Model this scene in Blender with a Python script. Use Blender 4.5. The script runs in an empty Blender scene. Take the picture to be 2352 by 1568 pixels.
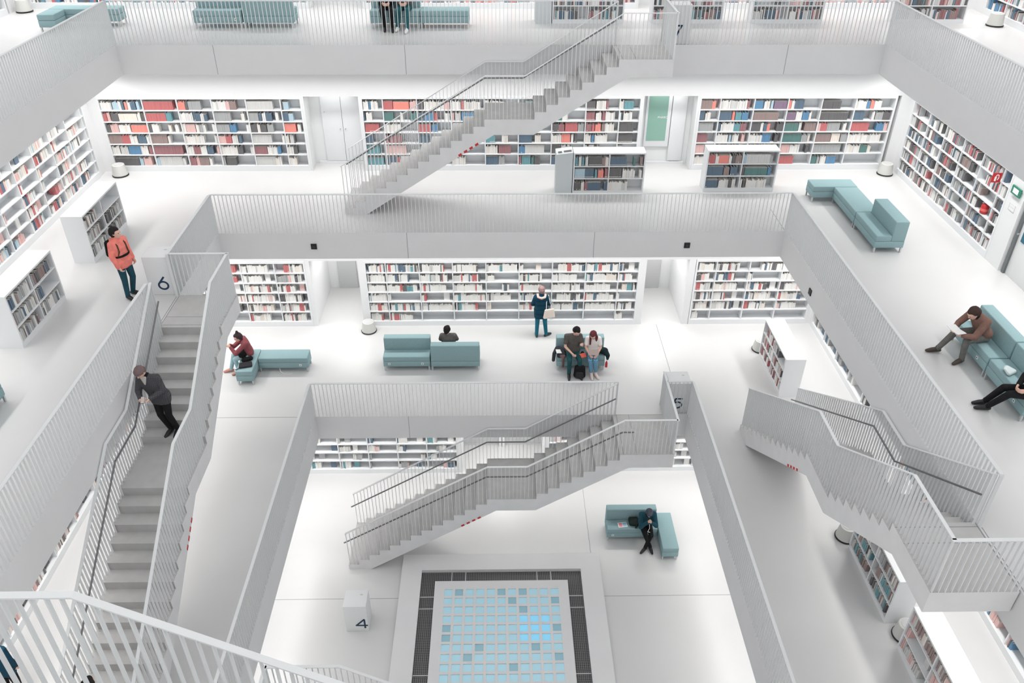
import bpy, bmesh, math, random
from mathutils import Vector, Matrix, Euler
C = bpy.context.scene.collection
D = bpy.data
PI = math.pi
rnd = random.Random(7)

# ------------------------------------------------------------------ camera, light, exposure
H, T = 3.8114, 0.697                       # storey height, slab thickness
Z4, Z5, Z6, Z7, Z8 = -H, 0.0, H, 2 * H, 3 * H
CY = 0.87                                  # middle of the hall along y
cam = D.cameras.new('camera'); cam_o = D.objects.new('camera', cam); C.objects.link(cam_o)
F_PX, PITCH, YAW, ROLL = 1876.71, 0.59319, 0.01863, 0.00435
cam.sensor_width = 36.0; cam.sensor_fit = 'HORIZONTAL'; cam.lens = F_PX / 2352 * 36.0
cam.clip_start = 0.05; cam.clip_end = 200
_fw = Vector((math.sin(YAW) * math.cos(PITCH), math.cos(YAW) * math.cos(PITCH), -math.sin(PITCH)))
_rt = Vector((math.cos(YAW), -math.sin(YAW), 0)); _up = _rt.cross(_fw)
_r2 = math.cos(ROLL) * _rt + math.sin(ROLL) * _up; _u2 = -math.sin(ROLL) * _rt + math.cos(ROLL) * _up
CAM = Vector((-0.1, -10.1395, 12.6844))
cam_o.matrix_world = Matrix(((_r2.x, _u2.x, -_fw.x, CAM.x), (_r2.y, _u2.y, -_fw.y, CAM.y), (_r2.z, _u2.z, -_fw.z, CAM.z), (0, 0, 0, 1)))
bpy.context.scene.camera = cam_o

w = D.worlds.new('world'); bpy.context.scene.world = w; w.use_nodes = True
w.node_tree.nodes['Background'].inputs['Color'].default_value = (0.99, 0.995, 1.0, 1)
w.node_tree.nodes['Background'].inputs['Strength'].default_value = 1.06
vs = bpy.context.scene.view_settings
vs.view_transform = 'Standard'; vs.look = 'None'; vs.gamma = 1.0; vs.exposure = 0.0; vs.use_curve_mapping = False
bpy.context.scene.display_settings.display_device = 'sRGB'

WALL = {4: (7.52, 6.62), 5: (9.52, 8.82), 6: (11.65, 11.06), 7: (14.0, 13.3)}      # y of the back wall, |x| of the side walls
EDGE = {5: (4.556, 5.435, -0.045), 6: (6.870, 7.746, 0.003), 7: (9.238, 10.085, 0.042), 8: (11.6, 12.45, 0.0)}
ZL = {4: Z4, 5: Z5, 6: Z6, 7: Z7, 8: Z8}

def area_light(name, loc, sx, sy, power, rot=(0, 0, 0), color=(1, 0.985, 0.96), spread=1.95):
    l = D.lights.new(name, 'AREA'); l.shape = 'RECTANGLE'; l.size = sx; l.size_y = sy; l.energy = power; l.color = color; l.spread = spread
    o = D.objects.new(name, l); C.objects.link(o); o.location = loc; o.rotation_euler = rot
    return o
STRIP = {4: 9.0, 5: 10.0, 6: 10.5, 7: 11.0}                # watt per metre of lamp strip under each ceiling
for L in (4, 5, 6, 7):
    yb, xs = WALL[L]; zc = ZL[L] + H - T - 0.03; off = 0.75
    lx, ly = 2 * (xs - 0.4), 2 * (yb - CY - 0.4)
    area_light('ceiling_lamp', (0, yb - off, zc), lx, 0.3, STRIP[L] * lx)
    area_light('ceiling_lamp', (0, 2 * CY - yb + off, zc), lx, 0.3, STRIP[L] * lx)
    area_light('ceiling_lamp', (-xs + off, CY, zc), 0.3, ly, STRIP[L] * ly)
    area_light('ceiling_lamp', (xs - off, CY, zc), 0.3, ly, STRIP[L] * ly)

# ------------------------------------------------------------------ materials
def lin(c): return tuple(((v / 255) / 12.92 if v / 255 <= 0.04045 else ((v / 255 + 0.055) / 1.055) ** 2.4) for v in c)
MATS = {}
def mat(name, rgb, rough=0.6, spec=0.5, metal=0.0, noise=0.0, nscale=8.0, emit=0.0, bump=0.0, bdist=0.01):
    if name in MATS: return MATS[name]
    m = D.materials.new(name); m.use_nodes = True; nt = m.node_tree; b = nt.nodes['Principled BSDF']
    c = lin(rgb) + (1,)
    b.inputs['Base Color'].default_value = c; b.inputs['Roughness'].default_value = rough
    b.inputs['Specular IOR Level'].default_value = spec; b.inputs['Metallic'].default_value = metal
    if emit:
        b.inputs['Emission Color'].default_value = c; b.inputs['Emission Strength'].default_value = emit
    if noise or bump:
        tc = nt.nodes.new('ShaderNodeTexCoord'); n = nt.nodes.new('ShaderNodeTexNoise'); n.inputs['Scale'].default_value = nscale; n.inputs['Detail'].default_value = 4
        nt.links.new(tc.outputs['Object'], n.inputs['Vector'])
        if noise:
            r = nt.nodes.new('ShaderNodeMapRange'); r.inputs[1].default_value = 0.3; r.inputs[2].default_value = 0.7; r.inputs[3].default_value = 1 - noise; r.inputs[4].default_value = 1 + noise * 0.6
            mx = nt.nodes.new('ShaderNodeMix'); mx.data_type = 'RGBA'; mx.blend_type = 'MULTIPLY'; mx.inputs[0].default_value = 1.0
            nt.links.new(n.outputs['Fac'], r.inputs[0]); mx.inputs[6].default_value = c
            nt.links.new(r.outputs[0], mx.inputs[7]); nt.links.new(mx.outputs[2], b.inputs['Base Color'])
        if bump:
            bp = nt.nodes.new('ShaderNodeBump'); bp.inputs['Strength'].default_value = bump; bp.inputs['Distance'].default_value = bdist
            nt.links.new(n.outputs['Fac'], bp.inputs['Height']); nt.links.new(bp.outputs[0], b.inputs['Normal'])
    MATS[name] = m
    return m
M_FLOOR = mat('white_floor', (208, 208, 208), 0.28, 0.5, noise=0.03, nscale=0.6)
M_CONC = mat('pale_concrete', (222, 222, 223), 0.75, 0.3, noise=0.02, nscale=1.5)
M_STEP = mat('grey_stair_screed', (190, 189, 188), 0.6, 0.4, noise=0.06, nscale=5)
M_STAIR = mat('stair_concrete', (222, 222, 223), 0.6, 0.4, noise=0.04, nscale=3)
M_WALL = mat('white_wall', (232, 233, 234), 0.7, 0.3)
M_SHELF = mat('white_lacquer', (232, 234, 236), 0.45, 0.4)
M_STEEL = mat('white_painted_steel', (225, 227, 228), 0.45, 0.4)
M_HAND = mat('brushed_steel_handrail', (120, 120, 122), 0.4, 0.5, metal=0.6)
M_JOINT = mat('floor_joint', (150, 151, 152), 0.8)
M_SOFA = mat('teal_wool', (146, 174, 178), 0.9, 0.2, noise=0.10, nscale=60)
M_CHROME = mat('satin_steel_leg', (205, 208, 210), 0.3, 0.5, metal=0.7)
M_BLACK = mat('black_plastic', (22, 22, 24), 0.5)
M_NUM = mat('navy_number', (16, 52, 78), 0.6)
M_RED = mat('signal_red', (196, 44, 48), 0.5)
M_WHITE = mat('white_paint', (240, 240, 240), 0.5)
M_GREY = mat('grey_panel', (196, 197, 198), 0.7)
M_GREEN = mat('frosted_green_glass', (142, 182, 168), 0.35)
M_SKIN = mat('skin', (226, 184, 166), 0.6, 0.3)
M_STOOL = mat('ivory_plastic', (206, 206, 202), 0.4)
M_PAGE = mat('paper_pages', (222, 218, 210), 0.9, 0.1)

BOOKC = {'W': ('white', (232, 230, 226)), 'L': ('pale grey', (196, 196, 194)), 'G': ('grey', (140, 143, 144)), 'D': ('black', (46, 44, 46)),
         'R': ('red', (176, 56, 58)), 'C': ('coral', (238, 104, 88)), 'P': ('pink', (222, 166, 160)), 'B': ('blue', (34, 98, 150)),
         'T': ('teal', (52, 122, 134)), 'N': ('navy', (32, 60, 86)), 'U': ('brown', (116, 88, 84)), 'V': ('purple', (96, 66, 98)),
         'S': ('light blue', (150, 186, 204)), 'Y': ('cream', (226, 214, 200)), 'M': ('maroon', (122, 56, 62)), 'E': ('dark green', (30, 84, 80))}
BOOKM = {k: mat('book_cover_' + v[0].replace(' ', '_'), tuple(c + (236 - c) * 0.34 for c in v[1]), 0.55, 0.35) for k, v in BOOKC.items()}

# ------------------------------------------------------------------ mesh helpers
class MB:
    """collects shapes into one mesh"""
    def __init__(s): s.v = []; s.f = []; s.m = []
    def box(s, x0, x1, y0, y1, z0, z1, mi=0, top=None):
        b = len(s.v)
        s.v += [(x0, y0, z0), (x1, y0, z0), (x1, y1, z0), (x0, y1, z0), (x0, y0, z1), (x1, y0, z1), (x1, y1, z1), (x0, y1, z1)]
        for i, q in enumerate(((0, 3, 2, 1), (4, 5, 6, 7), (0, 1, 5, 4), (1, 2, 6, 5), (2, 3, 7, 6), (3, 0, 4, 7))):
            s.f.append([b + k for k in q]); s.m.append(top if (i == 1 and top is not None) else mi)
        return s
    def hexa(s, pts, mi=0, top=None):
        b = len(s.v); s.v += [tuple(p) for p in pts]
        for i, q in enumerate(((0, 3, 2, 1), (4, 5, 6, 7), (0, 1, 5, 4), (1, 2, 6, 5), (2, 3, 7, 6), (3, 0, 4, 7))):
            s.f.append([b + k for k in q]); s.m.append(top if (i == 1 and top is not None) else mi)
        return s
    def prism(s, poly, y0, y1, mi=0):
        """poly in (x, z), extruded along y"""
        b = len(s.v); n = len(poly)
        s.v += [(x, y0, z) for x, z in poly] + [(x, y1, z) for x, z in poly]
        s.f.append([b + i for i in range(n)]); s.m.append(mi)
        s.f.append([b + n + i for i in reversed(range(n))]); s.m.append(mi)
        for i in range(n):
            j = (i + 1) % n
            s.f.append([b + j, b + i, b + n + i, b + n + j]); s.m.append(mi)
        return s
    def cyl(s, p0, p1, r0, r1=None, seg=20, mi=0):
        r1 = r0 if r1 is None else r1
        p0, p1 = Vector(p0), Vector(p1); d = (p1 - p0).normalized()
        a = d.orthogonal().normalized(); c = d.cross(a); b = len(s.v)
        for p, r in ((p0, r0), (p1, r1)):
            for i in range(seg):
                t = 2 * PI * i / seg; s.v.append(tuple(p + a * (r * math.cos(t)) + c * (r * math.sin(t))))
        for i in range(seg):
            j = (i + 1) % seg; s.f.append([b + i, b + j, b + seg + j, b + seg + i]); s.m.append(mi)
        s.f.append([b + i for i in reversed(range(seg))]); s.m.append(mi)
        s.f.append([b + seg + i for i in range(seg)]); s.m.append(mi)
        return s
    def tube(s, pts, r, seg=8, mi=0):
        for a, b in zip(pts[:-1], pts[1:]): s.cyl(a, b, r, r, seg, mi)
        return s
    def lathe(s, prof, seg=32, mi=0):
        b = len(s.v); n = len(prof)
        for i in range(seg):
            t = 2 * PI * i / seg
            s.v += [(r * math.cos(t), r * math.sin(t), z) for r, z in prof]
        for i in range(seg):
            j = (i + 1) % seg
            for k in range(n - 1):
                s.f.append([b + i * n + k, b + j * n + k, b + j * n + k + 1, b + i * n + k + 1]); s.m.append(mi)
        s.f.append([b + i * n for i in reversed(range(seg))]); s.m.append(mi)
        s.f.append([b + i * n + n - 1 for i in range(seg)]); s.m.append(mi)
        return s
    def mesh(s, name, mats):
        me = D.meshes.new(name); me.from_pydata(s.v, [], s.f)
        for m in (mats if isinstance(mats, (list, tuple)) else [mats]): me.materials.append(m)
        me.polygons.foreach_set('material_index', s.m)
        bm = bmesh.new(); bm.from_mesh(me); bmesh.ops.recalc_face_normals(bm, faces=bm.faces); bm.to_mesh(me); bm.free()
        me.update()
        return me
    def build(s, name, mats, parent=None, bevel=0.0, seg=2, smooth=False):
        o = D.objects.new(name, s.mesh(name, mats)); C.objects.link(o)
        if parent is not None: o.parent = parent
        if bevel:
            bv = o.modifiers.new('bevel', 'BEVEL'); bv.width = bevel; bv.segments = seg; bv.limit_method = 'ANGLE'; bv.angle_limit = 0.6
        if smooth or bevel:
            o.data.polygons.foreach_set('use_smooth', [True] * len(o.data.polygons))
            if smooth:
                es = o.modifiers.new('split', 'EDGE_SPLIT'); es.split_angle = 0.7
        return o
def tag(o, label=None, cat=None, group=None, kind=None):
    if label: o['label'] = label
    if cat: o['category'] = cat
    if group: o['group'] = group
    if kind: o['kind'] = kind
    return o
def thing(name, label, cat, loc=(0, 0, 0), rz=0.0, group=None):
    o = D.objects.new(name, None); C.objects.link(o); o.location = loc; o.rotation_euler = (0, 0, rz); o.empty_display_size = 0.2
    return tag(o, label, cat, group)
def struct(o): return tag(o, kind='structure')
def inst(name, mesh, parent, loc=(0, 0, 0), rz=0.0, scale=(1, 1, 1)):
    o = D.objects.new(name, mesh); C.objects.link(o); o.parent = parent; o.location = loc; o.rotation_euler = (0, 0, rz); o.scale = scale
    return o
def txt(body, mat_, parent, size, loc, rot, name='lettering', extrude=0.002, sx=1.0):
    cu = D.curves.new(name, 'FONT'); cu.body = body; cu.size = size; cu.extrude = extrude; cu.align_x = 'CENTER'; cu.align_y = 'CENTER'; cu.offset = 0.010 * size if name == 'number' else 0.0
    cu.materials.append(mat_); o = D.objects.new(name, cu); C.objects.link(o)
    if parent is not None: o.parent = parent
    bpy.context.view_layer.update()
    me = D.meshes.new_from_object(o.evaluated_get(bpy.context.evaluated_depsgraph_get())); D.objects.remove(o)
    o = D.objects.new(name, me); C.objects.link(o)
    if parent is not None: o.parent = parent
    o.location = loc; o.rotation_euler = rot; o.scale = (sx, 1, 1)
    return o

# ------------------------------------------------------------------ floors, walls
def floor_slab(L):
    w_, yb, xc = EDGE[L]; z1 = ZL[L]; z0 = z1 - T; yf = yb - 2 * w_
    wy, wx = WALL.get(L, (17.0, 16.0)); oy, ox = wy + 2.6, wx + 2.6
    m = MB()
    for bx in ((-ox, ox, yb, oy), (-ox, ox, 2 * CY - oy, yf), (-ox, xc - w_, yf, yb), (xc + w_, ox, yf, yb)):
        m.box(bx[0], bx[1], bx[2], bx[3], z0, z1, 1, 0)
    return struct(m.build('floor', [M_FLOOR, M_CONC]))
for L in (5, 6, 7, 8): floor_slab(L)
struct(MB().box(-9.3, 9.3, 2 * CY - 10.2, 10.2, Z4 - 0.4, Z4, 1, 0).build('floor', [M_FLOOR, M_CONC]))

SIDE = {'back': 0.0, 'left': PI / 2, 'right': -PI / 2, 'front': PI}
def side_loc(L, side):
    yb, xs = WALL[L]
    return {'back': (0, yb, ZL[L]), 'left': (-xs, 0, ZL[L]), 'right': (xs, 0, ZL[L]), 'front': (0, 2 * CY - yb, ZL[L])}[side]
UT = 2.09                                                     # top of the shelf frames and openings
def wall(L, side, span, units, openings, hi=None):
    """local frame: u along the wall, d outward, z up"""
    z1 = H - T if hi is None else hi
    m = MB(); cut = sorted([(a, b, 'u', 0) for a, b in units] + [(a, b, 'o', dp) for a, b, dp in openings])
    u = span[0]
    for a, b, k, dp in cut:
        if a > u: m.box(u, a, 0, 0.36, 0, z1)
        if k == 'u':
            m.box(a, b, 0, 0.36, UT, z1); m.box(a, b, 0.31, 0.36, 0, UT)
        else:
            m.box(a, b, 0, dp + 0.12, UT, z1)
            m.box(a - 0.02, a, 0.36, dp, 0, UT); m.box(b, b + 0.02, 0.36, dp, 0, UT); m.box(a - 0.1, b + 0.1, dp, dp + 0.12, 0, UT)
        u = b
    if u < span[1]: m.box(u, span[1], 0, 0.36, 0, z1)
    o = m.build('wall_' + side, M_WALL); o.location = side_loc(L, side); o.rotation_euler = (0, 0, SIDE[side])
    return struct(o)

ROWS, SZ0, SZ1, BD = 6, 0.155, 2.02, 0.026
UNITS = []          # (root matrix, bays [(u0,u1)], rows [(z0,z1)], depth0, patterns, palette, fill, description)
def wall_unit(L, side, edges, label, desc, pats=None, pal='W', fill=0.8):
    r = thing('wall_bookshelf', label, 'bookshelf', side_loc(L, side), SIDE[side])
    a, b = edges[0] - 0.05, edges[-1] + 0.05
    fr = MB().box(a, b, -0.012, 0.3, 0, SZ0).box(a, b, -0.012, 0.3, SZ1, UT).box(a, a + 0.05, -0.012, 0.3, SZ0, SZ1).box(b - 0.05, b, -0.012, 0.3, SZ0, SZ1)
    fr.build('frame', M_SHELF, r)
    MB().box(a + 0.05, b - 0.05, 0.285, 0.305, SZ0, SZ1).build('back_panel', M_SHELF, r)
    p = (SZ1 - SZ0) / ROWS
    for i in range(1, ROWS): MB().box(edges[0], edges[-1], 0.0, 0.285, SZ0 + i * p - BD / 2, SZ0 + i * p + BD / 2).build('shelf', M_SHELF, r)
    for e in edges[1:-1]: MB().box(e - 0.013, e + 0.013, 0.002, 0.285, SZ0, SZ1).build('divider', M_SHELF, r)
    bays = [(e0 + 0.015, e1 - 0.015) for e0, e1 in zip(edges[:-1], edges[1:])]
    rows = [(SZ0 + i * p + (BD / 2 if i else 0), SZ0 + (i + 1) * p - BD / 2) for i in reversed(range(ROWS))]
    UNITS.append((r, bays, rows, 0.03, pats, pal, fill, desc))
    return r

def bookcase(loc, rz, length, desc, label, pats=None, pal='W', fill=0.75, height=1.14, depth=0.44, nrows=3, nb=2):
    """free-standing case, open side at local v = 0, u from 0 to length"""
    r = thing('bookcase', label, 'bookcase', loc, rz)
    pl, th = 0.10, 0.035
    MB().box(0, length, 0, depth, height - th, height).build('top', M_SHELF, r)
    MB().box(0, length, 0.012, depth, 0, pl).build('plinth', M_SHELF, r)
    MB().box(0, th, 0, depth, pl, height - th).build('side_panel', M_SHELF, r)
    MB().box(length - th, length, 0, depth, pl, height - th).build('side_panel', M_SHELF, r)
    MB().box(th, length - th, depth - 0.14, depth, pl, height - th).build('back_panel', M_SHELF, r)
    p = (height - th - pl) / nrows
    for i in range(1, nrows): MB().box(th, length - th, 0.006, depth - 0.14, pl + i * p - 0.012, pl + i * p + 0.012).build('shelf', M_SHELF, r)
    ed = [th + (length - 2 * th) * i / nb for i in range(nb + 1)]
    for e in ed[1:-1]: MB().box(e - 0.013, e + 0.013, 0.008, depth - 0.14, pl, height - th).build('divider', M_SHELF, r)
    bays = [(e0 + 0.015, e1 - 0.015) for e0, e1 in zip(ed[:-1], ed[1:])]
    rows = [(pl + i * p + (0.012 if i else 0), pl + (i + 1) * p - 0.012) for i in reversed(range(nrows))]
    UNITS.append((r, bays, rows, 0.03, pats, pal, fill, desc))
    return r

P_L6L = ["W4S2W1N1C1W1N2S1-1 R9-1 C2D1G4-3 W4P1U2-3 L8-2 D1S3-4", "R1P1D2Y5W1D1 R6T2-2 W4N2W1N1-2 G5-3W1 G3N1W1N2-1W1-1 N3S3-1",
         "D1P2W3C4 D1W2-3W1-1W1-1 W1P3W1G1W1-2W1 G4B2-3W1 D2W1D2G2-3 C6-1W2", "U3R2W2N2W1 U5W1-4 W6-3W1 P2R2W2N1-3 L6-3W1 W2L2D1-1",
         "W2L2B3W2M1 M9-1 W2M2W2N2-1P1 W5D2-2W1 M4W3B1-2 W3D2-1", "D6S1P2-1 S1L7W1-1 M2P1U3W1-3 G1D3-6 L6W2-2 W4-2"]
P_L6R = ["U6C2-2 W3L2W3M1-1 B3W2S1V4 C1W1N3-5 D6-4 W3B1C1W2-3", "N3W3-4 N4C1T2B2-1 U8-2 V3W2B2W1-2 D9-1 N3-2W1G2D2",
         "G8-2 N1W4T2M2-1 D3W1N1C1-2D2 E5W1-1U4 P1R2G4-1W1-1 R5-2B2P1", "M6-4 W4S1W2-1P1-1 W4B3-1D1-1 E6G2W1-1 U5Y3G2 W9-1",
         "P5-5 W9-1 W9-1 P3W3-2D1-1 G9 W4E2W1-3", "W9 W9-1 W9 R5-5 E2G1W2B3-2 -9"]
P_L6M = ["W3B1W4-2 R3C5P2 D2W6P2 W3R1W5-1 W6-4 -2T3B2S1-2 D3-7 D3W3M1-3 W2T5-3", "N1W3-6 E3-2W1-2E2 N2B3R1-2W2 P1L2B5-2 W4-6 W3-6 R1E2W2-5 M3W2M1W3 W1N1W5-3",
         "R8-2 W5-5 R4B2-4 W5-5 W2-8 D2-8 D2M2R4G2 M2R1C2U1W3 D8-1", "N4-6 R1M4-5 N3-7 W2-8 T3-2W2-3 N4-1W2-3 W3C3W1D1-2 W2B1W4-1 D8-1",
         "T7-3 P6-4 T2-8 P2N2-6 W4M4-2 B2L6-2 D3W3-4 W5-5 L3-6", "T9-1 N3R5-2 W3-6 W4-6 N4G2-4 M1T3E1D2-3 N4-5 W8 L4-5"]
P_BC1 = ["T1W1T1W1D4U1W1 N5-2E1-1U1", "S3N3T1C2M1 D4W4-1W1", "D2W1M1N4-1N1 W6-4"]
P_BC2 = ["R2W1C3W1D1U2 S1L7G1-1", "N5U2N2-1 D1E7B1-1", "N4W3D1W1-1 W1D1W6-2"]
def edges(*seg):
    e = [seg[0]]
    for s_ in seg[1:]: e.append(e[-1] + s_)
    return e
sym = edges(-3.74, 0.54, *[0.914] * 7, 0.54)
# level with the number 6
wall(6, 'back', (-13.6, 13.6), [(-10.8, -5.35), (-3.79, 3.79), (5.34, 10.8)], [(-5.3, -3.84, 0.58), (3.84, 5.28, 0.5)])
wall_unit(6, 'back', edges(-10.75, 1.14, .92, .92, .92, .92, .53), 'white built-in bookshelf left of the blank double door, red book sets on its top shelf', 'wall shelf left of blank door', P_L6L)
wall_unit(6, 'back', sym, 'white built-in bookshelf behind the upper staircase, between blank door and green door', 'wall shelf behind upper stair', P_L6M)
wall_unit(6, 'back', edges(5.39, .53, .92, .92, .92, .92, 1.05), 'white built-in bookshelf right of the green door', 'wall shelf right of green door', P_L6R)
wall(6, 'left', (-9.9, 11.66), [(1.9, 11.3)], [(-0.2, 1.6, 0.5)])
wall_unit(6, 'left', edges(1.95, *[0.92] * 10, 0.1 + 0.0), 'white built-in bookshelf along the left wall behind the orange-jacketed person', 'long shelf, upper left wall', None, 'WWWPPLDWYRNS', 0.72)
wall(6, 'right', (-11.66, 9.9), [(-11.4, -6.32)], [(-5.75, -3.9, 0.3)])
wall_unit(6, 'right', edges(-11.35, *[0.93] * 5, 0.33), 'white built-in bookshelf along the right wall above the L-shaped teal bench', 'shelf on upper right wall', None, 'DDGGWLNNWURD', 0.82)
# level with the number 5
wall(5, 'back', (-11.4, 11.4), [(-8.72, -5.38), (-3.79, 3.79), (5.3, 8.7)], [(-5.26, -3.95, 2.2), (3.95, 5.12, 2.1)])
wall_unit(5, 'back', edges(-8.65, .58, .92, .92, .8), 'white built-in bookshelf behind the bench of the person in red sweater', 'wall shelf behind red sweater', None, 'WWWWYWPDGWLWDWR', 0.75)
wall_unit(5, 'back', sym, 'long white built-in bookshelf faced by the woman in navy coat', 'wall shelf facing navy coat', None, 'WWWWWWWYWWWLWWDNWWRWT', 0.86)
wall_unit(5, 'back', edges(5.36, .53, .92, .92, .92), 'white built-in bookshelf right of the woman in navy coat, across the opening', 'wall shelf right of navy coat', None, 'WWWYWWPDDLWLNWRW', 0.78)
wall(5, 'left', (-8.0, 9.55), [(-4.6, 6.1)], [])
wall_unit(5, 'left', edges(-4.55, *[0.92] * 11, 0.5), 'white built-in bookshelf glimpsed left of the staircase with the leaning man', 'shelf left of leaning man', None, 'WDLPMWUYD', 0.6)
wall(5, 'right', (-9.55, 8.0), [(-9.4, -5.1), (-3.4, 4.8)], [])
wall_unit(5, 'right', edges(-9.35, *[0.92] * 4, 0.5), 'mostly empty white built-in bookshelf beside the lone white bookcase', 'shelf beside lone white bookcase', None, 'WDLGN', 0.32)
wall_unit(5, 'right', edges(-3.35, *[0.92] * 8, 0.7), 'white built-in bookshelf under the right stair landing', 'shelf under right landing', None, 'WPPDLBW', 0.6)
# bottom level
wall(4, 'back', (-9.0, 9.0), [(-6.3, -1.3), (1.25, 6.3)], [(-1.2, 1.15, 1.2)])
wall_unit(4, 'back', edges(-6.25, .7, .84, .84, .84, .84, .84), 'sparsely filled white built-in bookshelf on the lowest level, left of the stair', 'lowest wall shelf left of stair', None, 'WWWWTLPGN', 0.3)
wall_unit(4, 'back', edges(1.3, *[.84] * 5, .75), 'white built-in bookshelf on the lowest level, behind the stair landing', 'lowest wall shelf behind landing', None, 'WWWPRL', 0.4)
wall(4, 'left', (-6.0, 7.55), [], []); wall(4, 'right', (-7.55, 6.0), [], [])
# top level
wall(7, 'back', (-16, 16), [(-13.0, -5.35), (-3.79, 3.79), (5.34, 13.0)], [(-5.3, -3.84, 0.6), (3.84, 5.28, 0.6)])
wall_unit(7, 'back', edges(-12.95, *[.92] * 8, .19), 'white built-in bookshelf at the top left edge, behind the first teal bench', 'wall shelf top left', None, 'WWLDBTNPR', 0.85)
wall_unit(7, 'back', sym, 'white built-in bookshelf at the top edge, behind the sitting pair', 'wall shelf top middle', None, 'WWPRLCDN', 0.85)
wall_unit(7, 'back', edges(5.39, *[.92] * 8, .19), 'white built-in bookshelf at the top right edge, behind the bookcases', 'wall shelf top right', None, 'WWPRLCDN', 0.85)
wall(7, 'left', (-13, 14.02), [(4, 13.4)], []); wall(7, 'right', (-14.02, 13), [(-13.4, -4)], [])
wall_unit(7, 'left', edges(4.05, *[.92] * 10), 'white built-in bookshelf in the top left corner, beside a kick stool', 'corner shelf top left', None, 'WWLDBTN', 0.8)
wall_unit(7, 'right', edges(-13.35, *[.92] * 10), 'white built-in bookshelf in the top right corner, beside a kick stool', 'corner shelf top right', None, 'WWLDBTNR', 0.8)
for L, hi in ((4, None), (5, None), (6, None), (7, None)):
    xs = WALL[L][1]; wall(L, 'front', (-xs, xs), [], [])

# free-standing bookcases
bookcase((-9.19, 6.28, Z6), PI / 2, 1.95, 'bookcase by orange jacket', 'white free-standing bookcase just behind the orange-jacketed person', None, 'GDLWGDUL', 0.9, depth=0.47)
bookcase((-9.17, 2.88, Z6), PI / 2, 1.85, 'bookcase at left edge', 'white free-standing bookcase cut by the left picture edge', None, 'GGLDWUGN', 0.95, depth=0.47)
bookcase((1.85, 9.97, Z6), 0, 1.87, 'bookcase with catalogue desk', 'white two-bay bookcase joined to the grey catalogue desk', P_BC1)
bookcase((5.36, 10.12, Z6), 0, 1.88, 'bookcase without desk', 'white two-bay bookcase standing alone in front of the right back shelf', P_BC2)
bookcase((6.93, 7.95, Z5), -PI / 2, 1.85, 'lone bookcase by navy coat level', 'white bookcase with thin books, above the right staircase', None, 'WLDMWLRW', 0.88, depth=0.5)
bookcase((6.94, 1.15, Z5), -PI / 2, 1.83, 'bookcase half under the stair', 'white bookcase half hidden under the right stair landing', None, 'DGULDWGT', 0.85, depth=0.44)
bookcase((6.96, -1.2, Z5), -PI / 2, 1.85, 'bookcase in lower right corner', 'white bookcase in the lower right corner, pale books', None, 'LYULGWLP', 0.9, depth=0.44)
for k_, (x0, lb) in enumerate(((1.33, 'grey-sided bookcase on the top level behind the upper stair rail'), (3.93, 'bookcase on the top level seen through the stair landing rail'),
               (6.55, 'bookcase on the top level right of the number 7'), (10.33, 'bookcase on the top level behind the right corner rail'))):
    bookcase((x0, 12.25, Z7), 0, 1.87, ('top bookcase behind stair rail', 'top bookcase behind landing rail', 'top bookcase right of seven', 'top bookcase behind corner rail')[k_], 'white ' + lb, None, 'WDNLMUPDT', 0.9, depth=0.44)

# ------------------------------------------------------------------ railings
BAR_T, BAR_D, PITCH_B = 0.0095, 0.036, 0.0925
bar_mesh = MB().box(-BAR_T / 2, BAR_T / 2, -BAR_D / 2, BAR_D / 2, 0, 1).mesh('baluster', M_STEEL)
def bars_on(par, spots, rz):
    """spots: (x, y, z0, z1) in the parent's frame; the 100 nearest the camera are parts, the rest one part"""
    pm = par.matrix_basis if par.parent is None else par.parent.matrix_basis @ par.matrix_basis
    spots = sorted(spots, key=lambda s_: (pm @ Vector((s_[0], s_[1], s_[2])) - CAM).length)
    for x, y, z0, z1 in spots[:100]: inst('baluster', bar_mesh, par, (x, y, z0), rz, (1, 1, z1 - z0))
    if len(spots) > 100:
        m = MB(); c, s_ = abs(math.cos(rz)), abs(math.sin(rz)); hx, hy = (BAR_T * c + BAR_D * s_) / 2, (BAR_T * s_ + BAR_D * c) / 2
        for x, y, z0, z1 in spots[100:]: m.box(x - hx, x + hx, y - hy, y + hy, z0, z1)
        tag(m.build('baluster', M_STEEL, par), kind='stuff')
def railing(p0, p1, z, label):
    p0, p1 = Vector(p0), Vector(p1); d = p1 - p0; n = d.length; rz = math.atan2(d.y, d.x)
    r = thing('railing', label, 'railing', (p0.x, p0.y, z), rz)
    MB().box(0, n, -0.028, 0.028, 0.985, 1.0).build('top_rail', M_STEEL, r)
    for e in (0.0, n): MB().box(e - 0.012, e + 0.012, -0.028, 0.028, 0.0, 0.985).build('end_post', M_STEEL, r)
    k = max(1, round(n / PITCH_B))
    bars_on(r, [(n * i / k, 0, 0.0, 0.985) for i in range(1, k)], 0)
    return r
I_ = 0.02                                                     # bars stand just inside the slab edge
w5, y5, c5 = EDGE[5]; w6, y6, c6 = EDGE[6]; w7, y7, c7 = EDGE[7]
railing((c7 - w7, y7 + I_), (2.73, y7 + I_), Z7, 'white bar railing along the top gallery, left of the number 7')
railing((3.97, y7 + I_), (c7 + w7, y7 + I_), Z7, 'white bar railing along the top gallery, right of the number 7')
railing((c7 - w7 - I_, -6.0), (c7 - w7 - I_, y7), Z7, 'white bar railing running into the upper left corner')
railing((c7 + w7 + I_, -6.0), (c7 + w7 + I_, y7), Z7, 'white bar railing running into the upper right corner')
railing((c6 - w6, y6 + I_), (c6 + w6, y6 + I_), Z6, 'white bar railing across the back below the upper stair foot')
railing((c6 - w6 - I_, 4.80), (c6 - w6 - I_, y6), Z6, 'short white bar railing behind the number 6 landing')
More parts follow.
